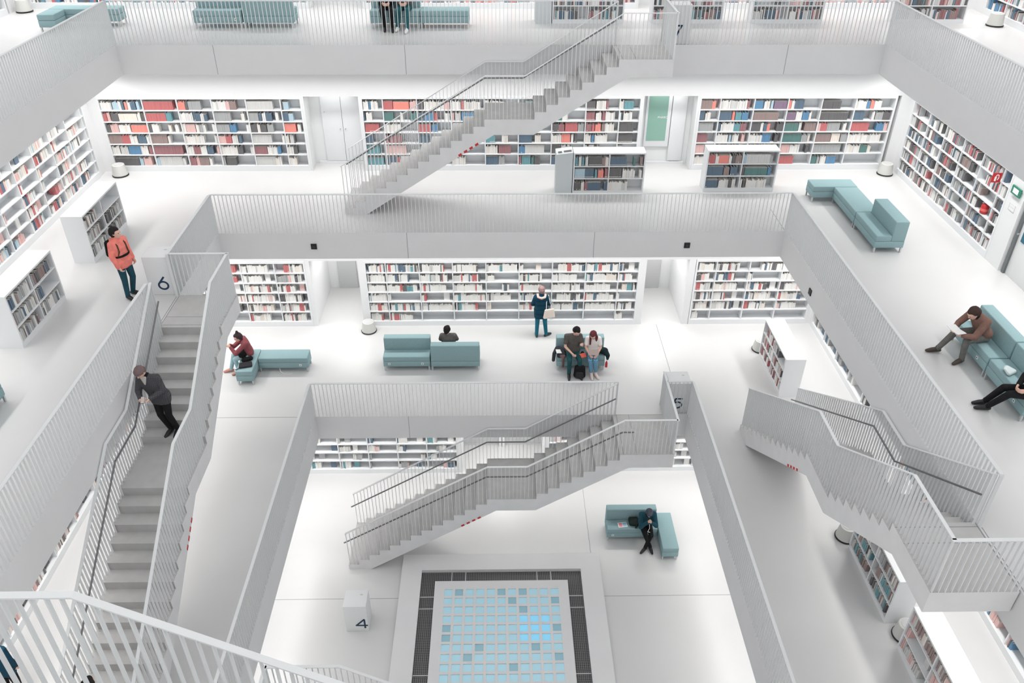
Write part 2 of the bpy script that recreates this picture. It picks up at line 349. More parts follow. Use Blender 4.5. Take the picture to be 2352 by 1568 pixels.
railing((c6 - w6 - I_, -5.6), (c6 - w6 - I_, 3.60), Z6, 'white bar railing at left, in front of the orange-jacketed person')
railing((c6 + w6 + I_, -1.85), (c6 + w6 + I_, y6), Z6, 'white bar railing at right, in front of the brown-jacketed reader')
railing((c5 - w5, y5 + I_), (2.73, y5 + I_), Z5, 'white bar railing in front of the two teal sofas')
railing((3.92, y5 + I_), (c5 + w5, y5 + I_), Z5, 'short white bar railing in front of the number 5')
railing((c5 - w5 - I_, -3.7), (c5 - w5 - I_, y5), Z5, 'white bar railing left of the glass-block skylight')
railing((c5 + w5 + I_, -3.7), (c5 + w5 + I_, y5), Z5, 'white bar railing right of the glass-block skylight')

# ------------------------------------------------------------------ staircases
RI = H / 22; GO = 0.2722
NOSE = [-3.96 + GO * i for i in range(14)] + [0.76 + 0.2722 * i for i in range(8)]     # nosing of tread 1..22
def tread_z(s):
    k = sum(1 for n in NOSE if n <= s + 1e-6)
    return k * RI
def stair_profile():
    p = [(NOSE[0], 0.0)]
    for i, s in enumerate(NOSE): p += [(s, i * RI), (s, (i + 1) * RI)]
    p[0:2] = [(NOSE[0], 0.0)]
    p += [(3.92, H), (3.92, H - 0.40), (2.9, H - 0.40), (0.75, 2.05), (-0.2, 2.05), (-3.41, 0.0)]
    q = []
    for a in p:
        if not q or (abs(a[0] - q[-1][0]) + abs(a[1] - q[-1][1])) > 1e-6: q.append(a)
    return q
RAIL = [(-3.95, 1.26), (-0.40, 3.44), (0.53, 3.44), (2.71, H + 1.0), (3.90, H + 1.0)]
def rail_z(s, pts):
    for (a, za), (b, zb) in zip(pts[:-1], pts[1:]):
        if a - 1e-6 <= s <= b + 1e-6: return za + (zb - za) * (s - a) / (b - a)
    return pts[0][1] if s < pts[0][0] else pts[-1][1]
def ribbon(pts, t, hw=0.026, th=0.014):
    m = MB()
    for (a, za), (b, zb) in zip(pts[:-1], pts[1:]):
        m.hexa([(a, t - hw, za - th), (b, t - hw, zb - th), (b, t + hw, zb - th), (a, t + hw, za - th), (a, t - hw, za), (b, t - hw, zb), (b, t + hw, zb), (a, t + hw, za)])
    return m
def staircase(loc, rz, label, ext=1.0, both=False, SW=1.42):
    r = thing('staircase', label, 'staircase', loc, rz)
    m = MB().prism(stair_profile(), 0.0, SW)
    for i, f in enumerate(m.f):
        if len(f) == 4:
            zz = [m.v[k] for k in f]; zl = min(p[2] for p in zz); sm = sum(p[0] for p in zz) / 4
            if zl > -0.01 and all(p[2] >= tread_z(p[0] - 1e-4) - 1e-3 for p in zz) and sm < 3.915: m.m[i] = 1
    fl = m.build('flight', [M_STAIR, M_STEP], r)
    jt = MB().box(2.745, 2.757, 0.0, SW, H, H + 0.003).box(3.05, 3.06, 0.0, SW, H, H + 0.003).build('joint_strip', M_JOINT, r)
    for side, t in (('void', 0.035), ('slab', SW - 0.035)):
        hand = side == 'slab' or both
        pts = RAIL if side == 'void' else RAIL[:4]
        rl = ribbon(pts, t).build('railing', M_STEEL, r)
        end = pts[-1][0]; k = round((end + 3.93) / PITCH_B)
        sp = []
        for i in range(k + 1):
            s = -3.93 + (end + 3.93 - 0.012) * i / k
            sp.append((s, t, tread_z(s), rail_z(s, pts) - 0.013))
        bars_on(rl, sp, 0)
        hp = [(-4.02, 0.86), (-0.42, 3.06), (0.52, 3.06), (2.69, 4.40)] + ([(2.95, 4.40)] if side == 'void' else [])
        tt = t + (0.07 if side == 'void' else -0.07)
        if hand: MB().tube([(a, tt, b) for a, b in hp], 0.017).build('handrail', M_HAND, rl, smooth=True)
    # landing end rail, running past the slab edge to the numbered block
    rl = MB().box(3.875, 3.931, 0.0, SW + ext * 0.44, H + 0.985, H + 1.0).build('railing', M_STEEL, r)
    n = round((SW + ext * 0.44) / PITCH_B)
    bars_on(rl, [(3.903, 0.02 + (SW + ext * 0.44 - 0.04) * i / n, H, H + 0.985) for i in range(n + 1)], PI / 2)
    ws = MB()
    for i in range(4):
        s = -1.05 + i * 0.135
        zz = 2.05 * (s + 3.41) / 3.21
        ws.hexa([(s, -0.004, zz), (s + 0.075, -0.004, zz + 0.048), (s + 0.075, 0.06, zz + 0.048), (s, 0.06, zz), (s - 0.02, -0.004, zz + 0.05), (s + 0.055, -0.004, zz + 0.098), (s + 0.055, 0.06, zz + 0.098), (s - 0.02, 0.06, zz + 0.05)])
    ws.build('warning_stripe', M_RED, r)
    return r
staircase((0, 8.80, Z6), 0, 'white concrete staircase rising right to the number 7 at the top', SW=1.27)
staircase((0, 3.97, Z4), 0, 'white concrete staircase rising right from the skylight floor to the number 5', both=True, SW=1.45)
staircase((-5.64, CY + 0.06, Z5), PI / 2, 'white concrete staircase at left with the leaning man on it', ext=0.0, SW=1.21)
staircase((5.64, CY, Z5), -PI / 2, 'white concrete staircase at right, seen from above with its wide landing', SW=1.21)
staircase((0, -6.80, Z6), PI, 'white concrete staircase nearest the viewer, thick bars in the lower left corner')
staircase((0, -2.08, Z4), PI, 'white concrete staircase of which only a rail shows at the bottom edge')

# ------------------------------------------------------------------ numbered blocks
def block(num, loc, rz, label, face_v, off=0.0, tilt=0):
    r = thing('number_block', label, 'number block', loc, rz)
    MB().box(0, 0.53, 0, 0.50, 0, 0.89).build('body', M_WALL, r, bevel=0.006)
    sg = MB(); hw = 0.0165
    def arc(cx, cz, rx, rz_, a0, a1, n=28): return [(cx + rx * math.cos(math.radians(a0 + (a1 - a0) * i / n)), cz + rz_ * math.sin(math.radians(a0 + (a1 - a0) * i / n))) for i in range(n + 1)]
    ST = {'4': [[(0.075, 0.11), (0.075, -0.12)], [(-0.095 + 0.165, 0.13), (-0.095, -0.05), (0.12, -0.05)]],
          '5': [[(0.085, 0.115), (-0.06, 0.115), (-0.072, 0.0)] + arc(-0.005, -0.045, 0.085, 0.075, 140, -140)],
          '6': [[(0.035, 0.125), (-0.065, 0.0)] + arc(0.0, -0.045, 0.082, 0.075, 150, 510, 40)],
          '7': [[(-0.085, 0.11), (0.085, 0.11), (-0.03, -0.125)]]}[num]
    for ln in ST:
        for i, ((xa, za), (xb, zb)) in enumerate(zip(ln[:-1], ln[1:])):
            dx, dz = xb - xa, zb - za; l_ = math.hypot(dx, dz) or 1; ux, uz = dx / l_, dz / l_; e_ = hw * (0.7 if len(ln) < 6 else 0.25)
            xa, za, xb, zb = xa - ux * e_, za - uz * e_, xb + ux * e_, zb + uz * e_; nx, nz = -uz * hw, ux * hw
            y0_ = -0.003 - 0.00008 * i - (0.004 if len(ln) < 5 else 0.0)
            sg.hexa([(xa + nx, y0_, za + nz), (xa - nx, y0_, za - nz), (xb - nx, y0_, zb - nz), (xb + nx, y0_, zb + nz), (xa + nx, 0.002, za + nz), (xa - nx, 0.002, za - nz), (xb - nx, 0.002, zb - nz), (xb + nx, 0.002, zb + nz)])
    t = sg.build('number', M_NUM, r); t.location = (0.265 + off, 0, face_v); t.scale = (1.18, 1, 1.18)
    MB().box(0.36, 0.42, 0.33, 0.36, 0.89, 0.893).build('floor_label', M_GREY, r)
    return r
block('4', (-3.75, 2.11, Z4), 0, 'white block with number 4 standing left of the skylight', 0.28, 0.10)
block('5', (3.98, 5.49, Z5), 0, 'white block with number 5 at the top of the lowest stair', 0.30)
block('6', (-7.46, 4.87, Z6), 0, 'white block with number 6 at the top of the left stair', 0.28, 0.05)
block('7', (3.98, 10.14, Z7), 0, 'white block with number 7 at the top of the upper stair', 0.30, -0.05)

# ------------------------------------------------------------------ joints
def joint(p0, p1, wd=0.012):
    p0, p1 = Vector(p0), Vector(p1); d = p1 - p0; o = MB().box(0, d.length, -wd / 2, wd / 2, 0.0, 0.0025).build('trim_1', M_JOINT)
    o.location = p0; o.rotation_euler = (0, 0, math.atan2(d.y, d.x)); struct(o)
def fjoint(x, y, z, vert=True, side=0):
    struct(MB().box(x - 0.005, x + 0.005, y - 0.004, y, z - T, z).build('trim_2', M_JOINT))
for x, y, z in ((-6.9, y7, Z7), (-2.33, y7, Z7), (6.92, y7, Z7), (-2.33, y6, Z6), (2.23, y6, Z6), (-2.34, y5, Z5)): fjoint(x, y, z)
joint((2.25, 4.31, Z4), (2.25, 7.5, Z4)); joint((-6.5, 3.05, Z4), (-2.62, 3.05, Z4)); joint((2.45, 3.05, Z4), (6.5, 3.05, Z4))
joint((-8.8, 5.43, Z5), (c5 - w5, 5.43, Z5)); joint((4.4, 5.9, Z5), (4.4, 9.5, Z5)); joint((c6 + w6, y6, Z6), (c6 + w6, 9.0, Z6))
joint((-6.9, 3.62, Z6), (-6.9, 4.8, Z6)); joint((6.91, -3.05, Z6), (6.91, -1.9, Z6))

# ------------------------------------------------------------------ skylight in the lowest floor
def grating_mat():
    m = D.materials.new('dark_floor_grating'); m.use_nodes = True; nt = m.node_tree; b = nt.nodes['Principled BSDF']; b.inputs['Roughness'].default_value = 0.5
    tc = nt.nodes.new('ShaderNodeTexCoord'); outs = []
    sp = nt.nodes.new('ShaderNodeSeparateXYZ'); nt.links.new(tc.outputs['Object'], sp.inputs[0])
    for ax in (0, 1):
        mu = nt.nodes.new('ShaderNodeMath'); mu.operation = 'MULTIPLY'; mu.inputs[1].default_value = 1 / 0.045; nt.links.new(sp.outputs[ax], mu.inputs[0])
        fr = nt.nodes.new('ShaderNodeMath'); fr.operation = 'FRACT'; nt.links.new(mu.outputs[0], fr.inputs[0])
        gt = nt.nodes.new('ShaderNodeMath'); gt.operation = 'LESS_THAN'; gt.inputs[1].default_value = 0.22; nt.links.new(fr.outputs[0], gt.inputs[0]); outs.append(gt)
    mx = nt.nodes.new('ShaderNodeMath'); mx.operation = 'MAXIMUM'; nt.links.new(outs[0].outputs[0], mx.inputs[0]); nt.links.new(outs[1].outputs[0], mx.inputs[1])
    mc = nt.nodes.new('ShaderNodeMix'); mc.data_type = 'RGBA'; mc.inputs[6].default_value = lin((44, 44, 45)) + (1,); mc.inputs[7].default_value = lin((128, 128, 128)) + (1,)
    nt.links.new(mx.outputs[0], mc.inputs[0]); nt.links.new(mc.outputs[2], b.inputs['Base Color'])
    return m
def skylight():
    cx, cy = -0.085, 1.80
    r = thing('floor_skylight', 'square floor skylight of blue glass blocks with dark grating border', 'skylight', (cx, cy, Z4))
    def ring(o, i, z0, z1):
        return MB().box(-o, o, i, o, z0, z1).box(-o, o, -o, -i, z0, z1).box(-o, -i, -i, i, z0, z1).box(i, o, -i, i, z0, z1)
    ring(2.515, 2.01, 0.0, 0.13).build('border', M_CONC, r)
    ring(2.01, 1.655, 0.0, 0.03).build('grating', grating_mat(), r)
    ds = MB()
    for s in (-1.25, -0.9, 0.9, 1.25):
        for q in (-1.83, 1.83):
            ds.box(s - 0.012, s + 0.012, q - 0.175, q + 0.175, 0.03, 0.036); ds.box(q - 0.175, q + 0.175, s - 0.012, s + 0.012, 0.03, 0.036)
    ds.build('grating_frame', M_GREY, r)
    n, p, wd = 11, 0.261, 0.196; a = -(n - 1) / 2 * p
    m = MB(); g = MB()
    zt, zb = 0.13, 0.095
    m.box(-1.655, 1.655, -1.655, 1.655, 0.0, zb)
    e0 = a - wd / 2
    m.box(-1.655, e0, -1.655, 1.655, zb, zt).box(-e0, 1.655, -1.655, 1.655, zb, zt).box(e0, -e0, -1.655, e0, zb, zt).box(e0, -e0, -e0, 1.655, zb, zt)
    for i in range(n - 1):
        x = a + i * p + wd / 2
        m.box(x, x + p - wd, e0, -e0, zb, zt)
        for j in range(n): m.box(a + j * p - wd / 2, a + j * p + wd / 2, x, x + p - wd, zb, zt)
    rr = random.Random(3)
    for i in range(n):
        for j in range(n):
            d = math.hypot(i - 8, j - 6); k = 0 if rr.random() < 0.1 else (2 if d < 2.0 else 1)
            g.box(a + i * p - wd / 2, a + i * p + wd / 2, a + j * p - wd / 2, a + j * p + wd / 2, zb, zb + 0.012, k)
    m.build('frame', M_CONC, r)
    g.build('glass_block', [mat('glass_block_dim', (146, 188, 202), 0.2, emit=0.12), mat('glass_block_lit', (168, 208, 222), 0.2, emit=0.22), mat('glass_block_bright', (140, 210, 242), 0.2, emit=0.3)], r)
skylight()

# ------------------------------------------------------------------ sofas and benches
def soft_box(x0, x1, y0, y1, z0, z1, name, par, bev=0.022):
    return MB().box(x0, x1, y0, y1, z0, z1).build(name, M_SOFA, par, bevel=bev, seg=3)
def legs(par, x0, x1, y0, y1):
    for x in (x0 + 0.03, x1 - 0.03):
        for y in (y0 + 0.03, y1 - 0.03):
            MB().box(x - 0.018, x + 0.018, y - 0.018, y + 0.018, 0, 0.13).build('leg', M_CHROME, par)
def socket(par, x, y=-0.003):
    o = MB().box(x - 0.03, x + 0.03, y, y + 0.004, 0.19, 0.25).build('socket', M_WHITE, par)
    MB().cyl((x, y, 0.22), (x, y - 0.003, 0.22), 0.013, seg=12).build('socket_hole', M_BLACK, o)
def sofa(loc, rz, label, length=1.22, back=True, depth=0.57, sockets=(), group=None):
    """front edge at local y = 0, u from 0 to length"""
    r = thing('sofa' if back else 'bench', label, 'sofa' if back else 'bench', loc, rz, group)
    sd = 0.36 if back else depth
    MB().box(0.0, length, 0, depth, 0.13, 0.29).build('base', M_SOFA, r, bevel=0.012)
    soft_box(0, length, 0, sd, 0.29, 0.435, 'seat', r)
    if back: soft_box(0, length, sd, depth, 0.29, 0.785, 'backrest', r)
    legs(r, 0, length, 0, depth)
    for s in sockets: socket(r, s)
    return r
sofa((-3.14, 7.33, Z5), 0, 'teal sofa facing the viewer, empty, two round sockets in its base', sockets=(0.15, 1.02))
sofa((-0.62, 7.885, Z5), PI, 'teal sofa with its back to the viewer, man sitting on it', length=1.27)
sofa((1.40, 7.30, Z5), 0, 'teal sofa under the reading couple', length=1.26)
sofa((-6.38, 7.30, Z5), 0, 'long pale teal bench right of the person in red sweater', length=1.28, back=False, depth=0.43, sockets=(1.08,))
sofa((-6.82, 7.75, Z5), -PI / 2, 'pale teal bench under the person in red sweater', length=1.02, back=False, depth=0.43)
sofa((2.71, 4.83, Z4), 0, 'teal sofa with magazine, person with dark cap sitting on it', length=1.32, sockets=(0.15,))
sofa((4.05, 5.43, Z4), -PI / 2, 'teal bench standing end on, right of the person with dark cap', length=1.27, back=False, depth=0.42)
sofa((8.03, 9.42, Z6), 0, 'short teal bench piece nearest the right back shelf, end of the L', length=1.14, back=False, depth=0.5)
sofa((8.56, 9.40, Z6), -PI / 2, 'long teal bench piece in the middle of the L', length=1.48, back=False, depth=0.6)
sofa((8.57, 7.90, Z6), -PI / 2, 'teal sofa piece with backrest at the near end of the L', length=1.30, depth=0.68)
sofa((8.72, 3.02, Z6), -PI / 2, 'teal sofa under the brown-jacketed reader', length=1.26, depth=0.60, sockets=(0.95,))
sofa((8.72, 1.73, Z6), -PI / 2, 'teal sofa at the right picture edge under the stretched legs', length=1.26, depth=0.60, sockets=(0.95,))
sofa((-8.70, 0.02, Z6), PI / 2, 'dark teal sofa of which only a corner shows at the left edge', length=1.26)
sofa((-11.48, 11.25, Z7), 0, 'teal bench end at the top left, nearest the corner', length=0.42, back=False, depth=0.62)
sofa((-11.48, 11.89, Z7), 0, 'teal bench behind the upper left corner rail', length=1.75, back=False, depth=0.45)
sofa((-7.80, 11.72, Z7), 0, 'teal sofa on the top level with low seat to the viewer', sockets=(0.18, 1.05))
sofa((-5.28, 12.30, Z7), PI, 'teal sofa on the top level showing its tall back', length=1.27)
sofa((-3.33, 11.70, Z7), 0, 'teal sofa on the top level under the sitting pair', length=1.26)
sofa((-2.06, 11.70, Z7), 0, 'long teal bench on the top level right of the sitting pair', length=1.24, back=False, depth=0.5)

# ------------------------------------------------------------------ kick stools
def stool(loc, label):
    r = thing('kick_stool', label, 'kick stool', loc)
    MB().lathe([(0.205, 0.035), (0.20, 0.06), (0.165, 0.30), (0.16, 0.315), (0.14, 0.325), (0.10, 0.325)]).build('drum', M_STOOL, r, smooth=True)
    MB().lathe([(0.19, 0.0), (0.215, 0.005), (0.218, 0.03), (0.205, 0.04)]).build('rubber_ring', M_BLACK, r, smooth=True)
    MB().lathe([(0.12, 0.3255), (0.12, 0.331)]).build('step_pad', M_GREY, r)
for p, l in (((-10.55, 11.36, Z6), 'white kick stool in the corner left of the red book sets'), ((10.72, 11.3, Z6), 'white kick stool in the right corner beyond the L bench'),
             ((-3.78, 9.25, Z5), 'white kick stool behind the empty teal sofa'), ((6.98, 1.42, Z5), 'white kick stool half hidden by the right staircase'),
             ((7.20, -0.95, Z5), 'kick stool squeezed between the two lower right bookcases'), ((-13.0, 13.6, Z7), 'white kick stool at the top left edge'),
             ((12.9, 12.0, Z7), 'white kick stool at the top right edge'), ((7.03, 8.2, Z5), 'kick stool peeking out behind the lone white bookcase')):
    stool(p, l)

# ------------------------------------------------------------------ doors, signs, fittings
def door_blank():
    r = D.objects.new('door_1', None); C.objects.link(r); r.location = (0, 12.2, Z6); struct(r)
    for x0, x1 in ((-4.98, -4.43), (-4.42, -3.88)):
        MB().box(x0, x1, -0.02, 0.02, 0.09, 2.06).build('door_leaf', M_SHELF, r, bevel=0.004)
    MB().box(-5.2, -3.86, -0.03, 0.02, 0, 0.08).build('threshold', M_SHELF, r)
    MB().cyl((-4.50, -0.02, 1.02), (-4.50, -0.06, 1.02), 0.018).cyl((-4.36, -0.02, 1.02), (-4.36, -0.06, 1.02), 0.018).cyl((-4.90, -0.02, 1.5), (-4.90, -0.04, 1.5), 0.015).build('handle', M_CHROME, r)
door_blank()
def door_green():
    r = D.objects.new('door_2', None); C.objects.link(r); r.location = (0, 12.12, Z6); struct(r)
    MB().box(4.0, 4.70, -0.03, 0.0, 0.52, 2.0).build('door_leaf', M_SHELF, r, bevel=0.004)
    MB().box(4.06, 4.60, -0.036, -0.03, 0.69, 1.96).build('glass_panel', M_GREEN, r)
    MB().box(4.72, 5.12, -0.03, 0.0, 0.1, 2.05).build('door_panel', M_SHELF, r, bevel=0.004)
    MB().box(3.86, 5.2, -0.03, 0.02, 0, 0.08).build('threshold', M_SHELF, r)
    txt('PHARC', M_WHITE, r, 0.085, (4.47, -0.040, 1.36), (PI / 2, 0, 0), 'lettering')
door_green()
def door_right():
    r = D.objects.new('door_3', None); C.objects.link(r); r.location = (11.06, 0, Z6); struct(r)
    MB().box(0.10, 0.14, 4.05, 5.72, 0, 2.06).build('door_leaf', M_WALL, r, bevel=0.004)
    MB().box(0.05, 0.1, 5.62, 5.70, 0, 2.04).build('door_edge', mat('grey_steel_profile', (120, 124, 126), 0.4, metal=0.5), r)
    MB().cyl((0.05, 5.55, 1.0), (0.0, 5.55, 1.0), 0.015).build('handle', M_CHROME, r)
    MB().box(0.085, 0.1, 5.32, 5.5, 0.85, 1.15).build('sticker', mat('petrol_sticker', (36, 100, 120), 0.5), r)
door_right()
r = thing('exit_sign', 'green and white exit sign at the right picture edge', 'sign', (11.0, 6.02, Z6 + 1.78), 0)
MB().box(0, 0.03, -0.17, 0.17, -0.09, 0.09).build('panel', mat('exit_green', (48, 128, 104), 0.5), r)
MB().box(-0.004, 0, -0.10, 0.10, -0.055, 0.055).build('pictogram', M_WHITE, r)
r = thing('wall_plate', 'thin outlined plate under the exit sign', 'plate', (11.05, 6.03, Z6 + 1.40), 0)
MB().box(0, 0.008, -0.11, 0.11, -0.075, 0.075).build('plate', M_WALL, r)
MB().box(-0.003, 0, -0.11, 0.11, 0.07, 0.075).box(-0.003, 0, -0.11, 0.11, -0.075, -0.07).box(-0.003, 0, -0.11, -0.105, -0.075, 0.075).box(-0.003, 0, 0.105, 0.11, -0.075, 0.075).box(-0.003, 0, -0.11, 0.11, -0.002, 0.002).build('outline', M_GREY, r)
r = thing('fire_sign', 'red flag sign with white extinguisher hose symbol on the right wall shelf', 'sign', (10.83, 6.72, Z6 + 1.80), 0)
MB().box(0, 0.21, -0.006, 0.006, -0.11, 0.11).build('panel', M_RED, r)
m = MB().cyl((0.08, -0.008, -0.07), (0.08, -0.008, 0.03), 0.022, seg=12).tube([(0.08, -0.008, 0.04), (0.10, -0.008, 0.07), (0.14, -0.008, 0.06), (0.15, -0.008, 0.0), (0.13, -0.008, -0.05)], 0.009)
m.build('symbol', M_WHITE, r)
r = thing('fire_extinguisher', 'red fire extinguisher standing in the right wall shelf', 'fire extinguisher', (11.13, 7.05, Z6 + 0.80), 0)
MB().lathe([(0.06, 0), (0.085, 0.01), (0.088, 0.02), (0.088, 0.17), (0.07, 0.21), (0.03, 0.235)]).build('cylinder', M_RED, r, smooth=True)
MB().lathe([(0.089, 0.06), (0.089, 0.12)]).build('label_band', mat('faded_coral', (232, 112, 104), 0.5), r, smooth=True)
MB().cyl((0, 0, 0.23), (0, 0, 0.25), 0.02).box(-0.09, 0.01, -0.012, 0.012, 0.243, 0.257).build('valve', M_CHROME, r)
for i, (x, y, z, rz, l) in enumerate(((-4.605, y6 - 0.012, 3.455, 0, 'small black square box on the left of the beam over the long bookshelf'), (4.52, y6 - 0.012, 3.445, 0, 'small black square box on the right of the beam over the long bookshelf'),
                                      (c6 + w6 - 0.012, 5.54, 3.40, PI / 2, 'small black square box on the right side beam'))):
    r = thing('beam_box', l, 'wall box', (x, y, z), rz)
    MB().box(-0.07, 0.07, -0.012, 0.012, -0.07, 0.07).build('face', M_BLACK, r)
    MB().box(-0.03, 0.03, -0.02, -0.012, -0.03, 0.03).build('lens', mat('dark_grey_lens', (50, 50, 54), 0.3), r)
for x, y, z, p in ((-4.6, 10.6, Z5, 17), (4.55, 10.6, Z5, 17), (-4.57, 11.95, Z6, 2.2), (4.56, 11.9, Z6, 2.2), (0, 8.1, Z4, 18)):
    area_light('recess_fill_light', (x, y, z + UT - 0.03), 1.0, 0.35 if z == Z6 else 1.2, p, spread=PI)  # added fill lights without a fitting, to brighten the wall openings
# grey panels in the deep openings
for x0, x1, y, zz in ((-4.98, -4.42, 11.69, Z5), (4.25, 4.80, 11.59, Z5)):
    struct(MB().box(x0, x1, y - 0.02, y + 0.02, zz, zz + 2.06).build('door_4', M_GREY))
struct(MB().box(-1.2, 1.15, 8.68, 8.71, Z4 + 0.1, Z4 + 2.05).build('door_5', M_GREY))
struct(MB().box(-0.13, -0.06, 8.62, 8.68, Z4, Z4 + 2.08).box(-0.03, 0.04, 8.62, 8.68, Z4, Z4 + 2.08).build('trim_3', M_SHELF))
# catalogue desk beside the bookcase
r = thing('catalogue_desk', 'narrow grey catalogue desk with slanted top at the bookcase end', 'desk', (1.40, 9.97, Z6), 0)
MB().prism([(0, 0), (0.43, 0), (0.43, 1.15), (0, 1.10)], 0, 0.44).build('body', mat('pale_blue_grey_lacquer', (206, 212, 214), 0.5), r)
MB().hexa([(0.05, 0.08, 1.107), (0.15, 0.08, 1.119), (0.15, 0.2, 1.119), (0.05, 0.2, 1.107), (0.05, 0.08, 1.112), (0.15, 0.08, 1.124), (0.15, 0.2, 1.124), (0.05, 0.2, 1.112)]).hexa([(0.2, 0.1, 1.124), (0.4, 0.1, 1.148), (0.4, 0.22, 1.148), (0.2, 0.22, 1.124), (0.2, 0.1, 1.129), (0.4, 0.1, 1.153), (0.4, 0.22, 1.153), (0.2, 0.22, 1.129)]).build('printed_card', mat('dark_print', (92, 88, 88), 0.7), r)
r = thing('catalogue_desk', 'grey catalogue desk at the end of the top level bookcase', 'desk', (0.88, 12.25, Z7), 0)
MB().prism([(0, 0), (0.43, 0), (0.43, 1.15), (0, 1.10)], 0, 0.44).build('body', mat('pale_blue_grey_lacquer', (206, 212, 214), 0.5), r)
MB().box(0.06, 0.36, 0.1, 0.3, 1.15, 1.155).build('printed_card', M_PAGE, r)

# ------------------------------------------------------------------ people
ico = bmesh.new(); bmesh.ops.create_icosphere(ico, subdivisions=2, radius=1.0); ICO = [v.co.copy() for v in ico.verts]; ico.free()
def hull_into(bm, pts):
    vs_ = [bm.verts.new(p) for p in pts]
    g = bmesh.ops.convex_hull(bm, input=vs_)
    dead = [e for e in g['geom_interior'] + g['geom_unused'] if isinstance(e, bmesh.types.BMVert)]
    if dead: bmesh.ops.delete(bm, geom=list(set(dead)), context='VERTS')
def blob(name, pieces, voxel, m, parent, smooth=2):
    """one continuous skin over a list of hulls; a hull is a list of (centre, radius or (rx, ry, rz))"""
    me = D.meshes.new('tmp')
    acc = bmesh.new()
    for pc in pieces:
        bm = bmesh.new(); pts = []
        for c, r in pc:
            c = Vector(c)
            if isinstance(r, (int, float)): pts += [c + v * r for v in ICO]
            else: pts += [c + Vector((v.x * r[0], v.y * r[1], v.z * r[2])) for v in ICO]
        hull_into(bm, pts); t = D.meshes.new('t'); bm.to_mesh(t); bm.free(); acc.from_mesh(t); D.meshes.remove(t)
    bmesh.ops.recalc_face_normals(acc, faces=acc.faces); acc.to_mesh(me); acc.free()
    o = D.objects.new(name, me); C.objects.link(o)
    rm = o.modifiers.new('r', 'REMESH'); rm.mode = 'VOXEL'; rm.voxel_size = voxel; rm.use_smooth_shade = True
    if smooth:
        sm = o.modifiers.new('s', 'SMOOTH'); sm.factor = 0.5; sm.iterations = smooth
    bpy.context.view_layer.update()
    nm = D.meshes.new_from_object(o.evaluated_get(bpy.context.evaluated_depsgraph_get()))
    nm.name = name; o.modifiers.clear(); o.data = nm; D.meshes.remove(me)
    nm.materials.clear(); nm.materials.append(m)
    nm.polygons.foreach_set('use_smooth', [True] * len(nm.polygons))
    o.parent = parent
    return o
def V(*a): return Vector(a)
STAND = dict(pel=V(0, 0, .87), che=V(0, 0, 1.20), nk=V(0, .0, 1.37), hd=V(0, -.02, 1.50), look=V(0, -1, -.15),
             sR=V(-.150, .01, 1.295), sL=V(.150, .01, 1.295), eR=V(-.205, .03, 1.05), eL=V(.205, .03, 1.05), wR=V(-.22, -.04, .84), wL=V(.22, -.04, .84),
             hR=V(-.085, 0, .84), hL=V(.085, 0, .84), kR=V(-.095, -.015, .46), kL=V(.095, -.015, .46), aR=V(-.10, .02, .075), aL=V(.10, .02, .075), tR=V(-.12, -.14, .03), tL=V(.12, -.14, .03))
SIT = dict(pel=V(0, .14, .52), che=V(0, .15, .84), nk=V(0, .12, 1.00), hd=V(0, .07, 1.12), look=V(0, -1, -.6),
           sR=V(-.152, .14, .94), sL=V(.152, .14, .94), eR=V(-.20, .02, .74), eL=V(.20, .02, .74), wR=V(-.09, -.16, .66), wL=V(.09, -.16, .66),
           hR=V(-.09, .12, .515), hL=V(.09, .12, .515), kR=V(-.11, -.28, .50), kL=V(.11, -.28, .50), aR=V(-.11, -.30, .085), aL=V(.11, -.30, .085), tR=V(-.13, -.45, .035), tL=V(.13, -.45, .035))
def hand_pieces(w_, e_, side, curl=0.55, palm=None):
    d = (w_ - e_).normalized(); out = []
    n = Vector(palm) if palm is not None else Vector((-side, -0.3, -0.3))
    n = (n - d * n.dot(d)).normalized(); u = d.cross(n).normalized() * side          # towards the thumb
    k = w_ + d * 0.078
    out.append([(w_, .022), (w_ + d * .03 + u * .016, .017), (w_ + d * .03 - u * .016, .017), (k + u * .028, .0125), (k - u * .028, .0115)])
    for i, (off, ln) in enumerate(((.029, .066), (.010, .074), (-.010, .069), (-.028, .054))):
        b = k + u * off; c1 = curl + 0.08 * i
        d1 = (d * math.cos(c1) + n * math.sin(c1)); d2 = (d * math.cos(c1 * 2.1) + n * math.sin(c1 * 2.1))
        m1 = b + d1 * ln * .52; t_ = m1 + d2 * ln * .48
        out += [[(b, .0105), (m1, .0095)], [(m1, .0095), (t_, .008)]]
    tb = w_ + d * .028 + u * .024; t1 = tb + (d * .55 + u * .75 + n * .3).normalized() * .036; t2 = t1 + (d * .85 + u * .2 + n * .45).normalized() * .03
    out += [[(tb, .014), (t1, .011)], [(t1, .011), (t2, .009)]]
    return out
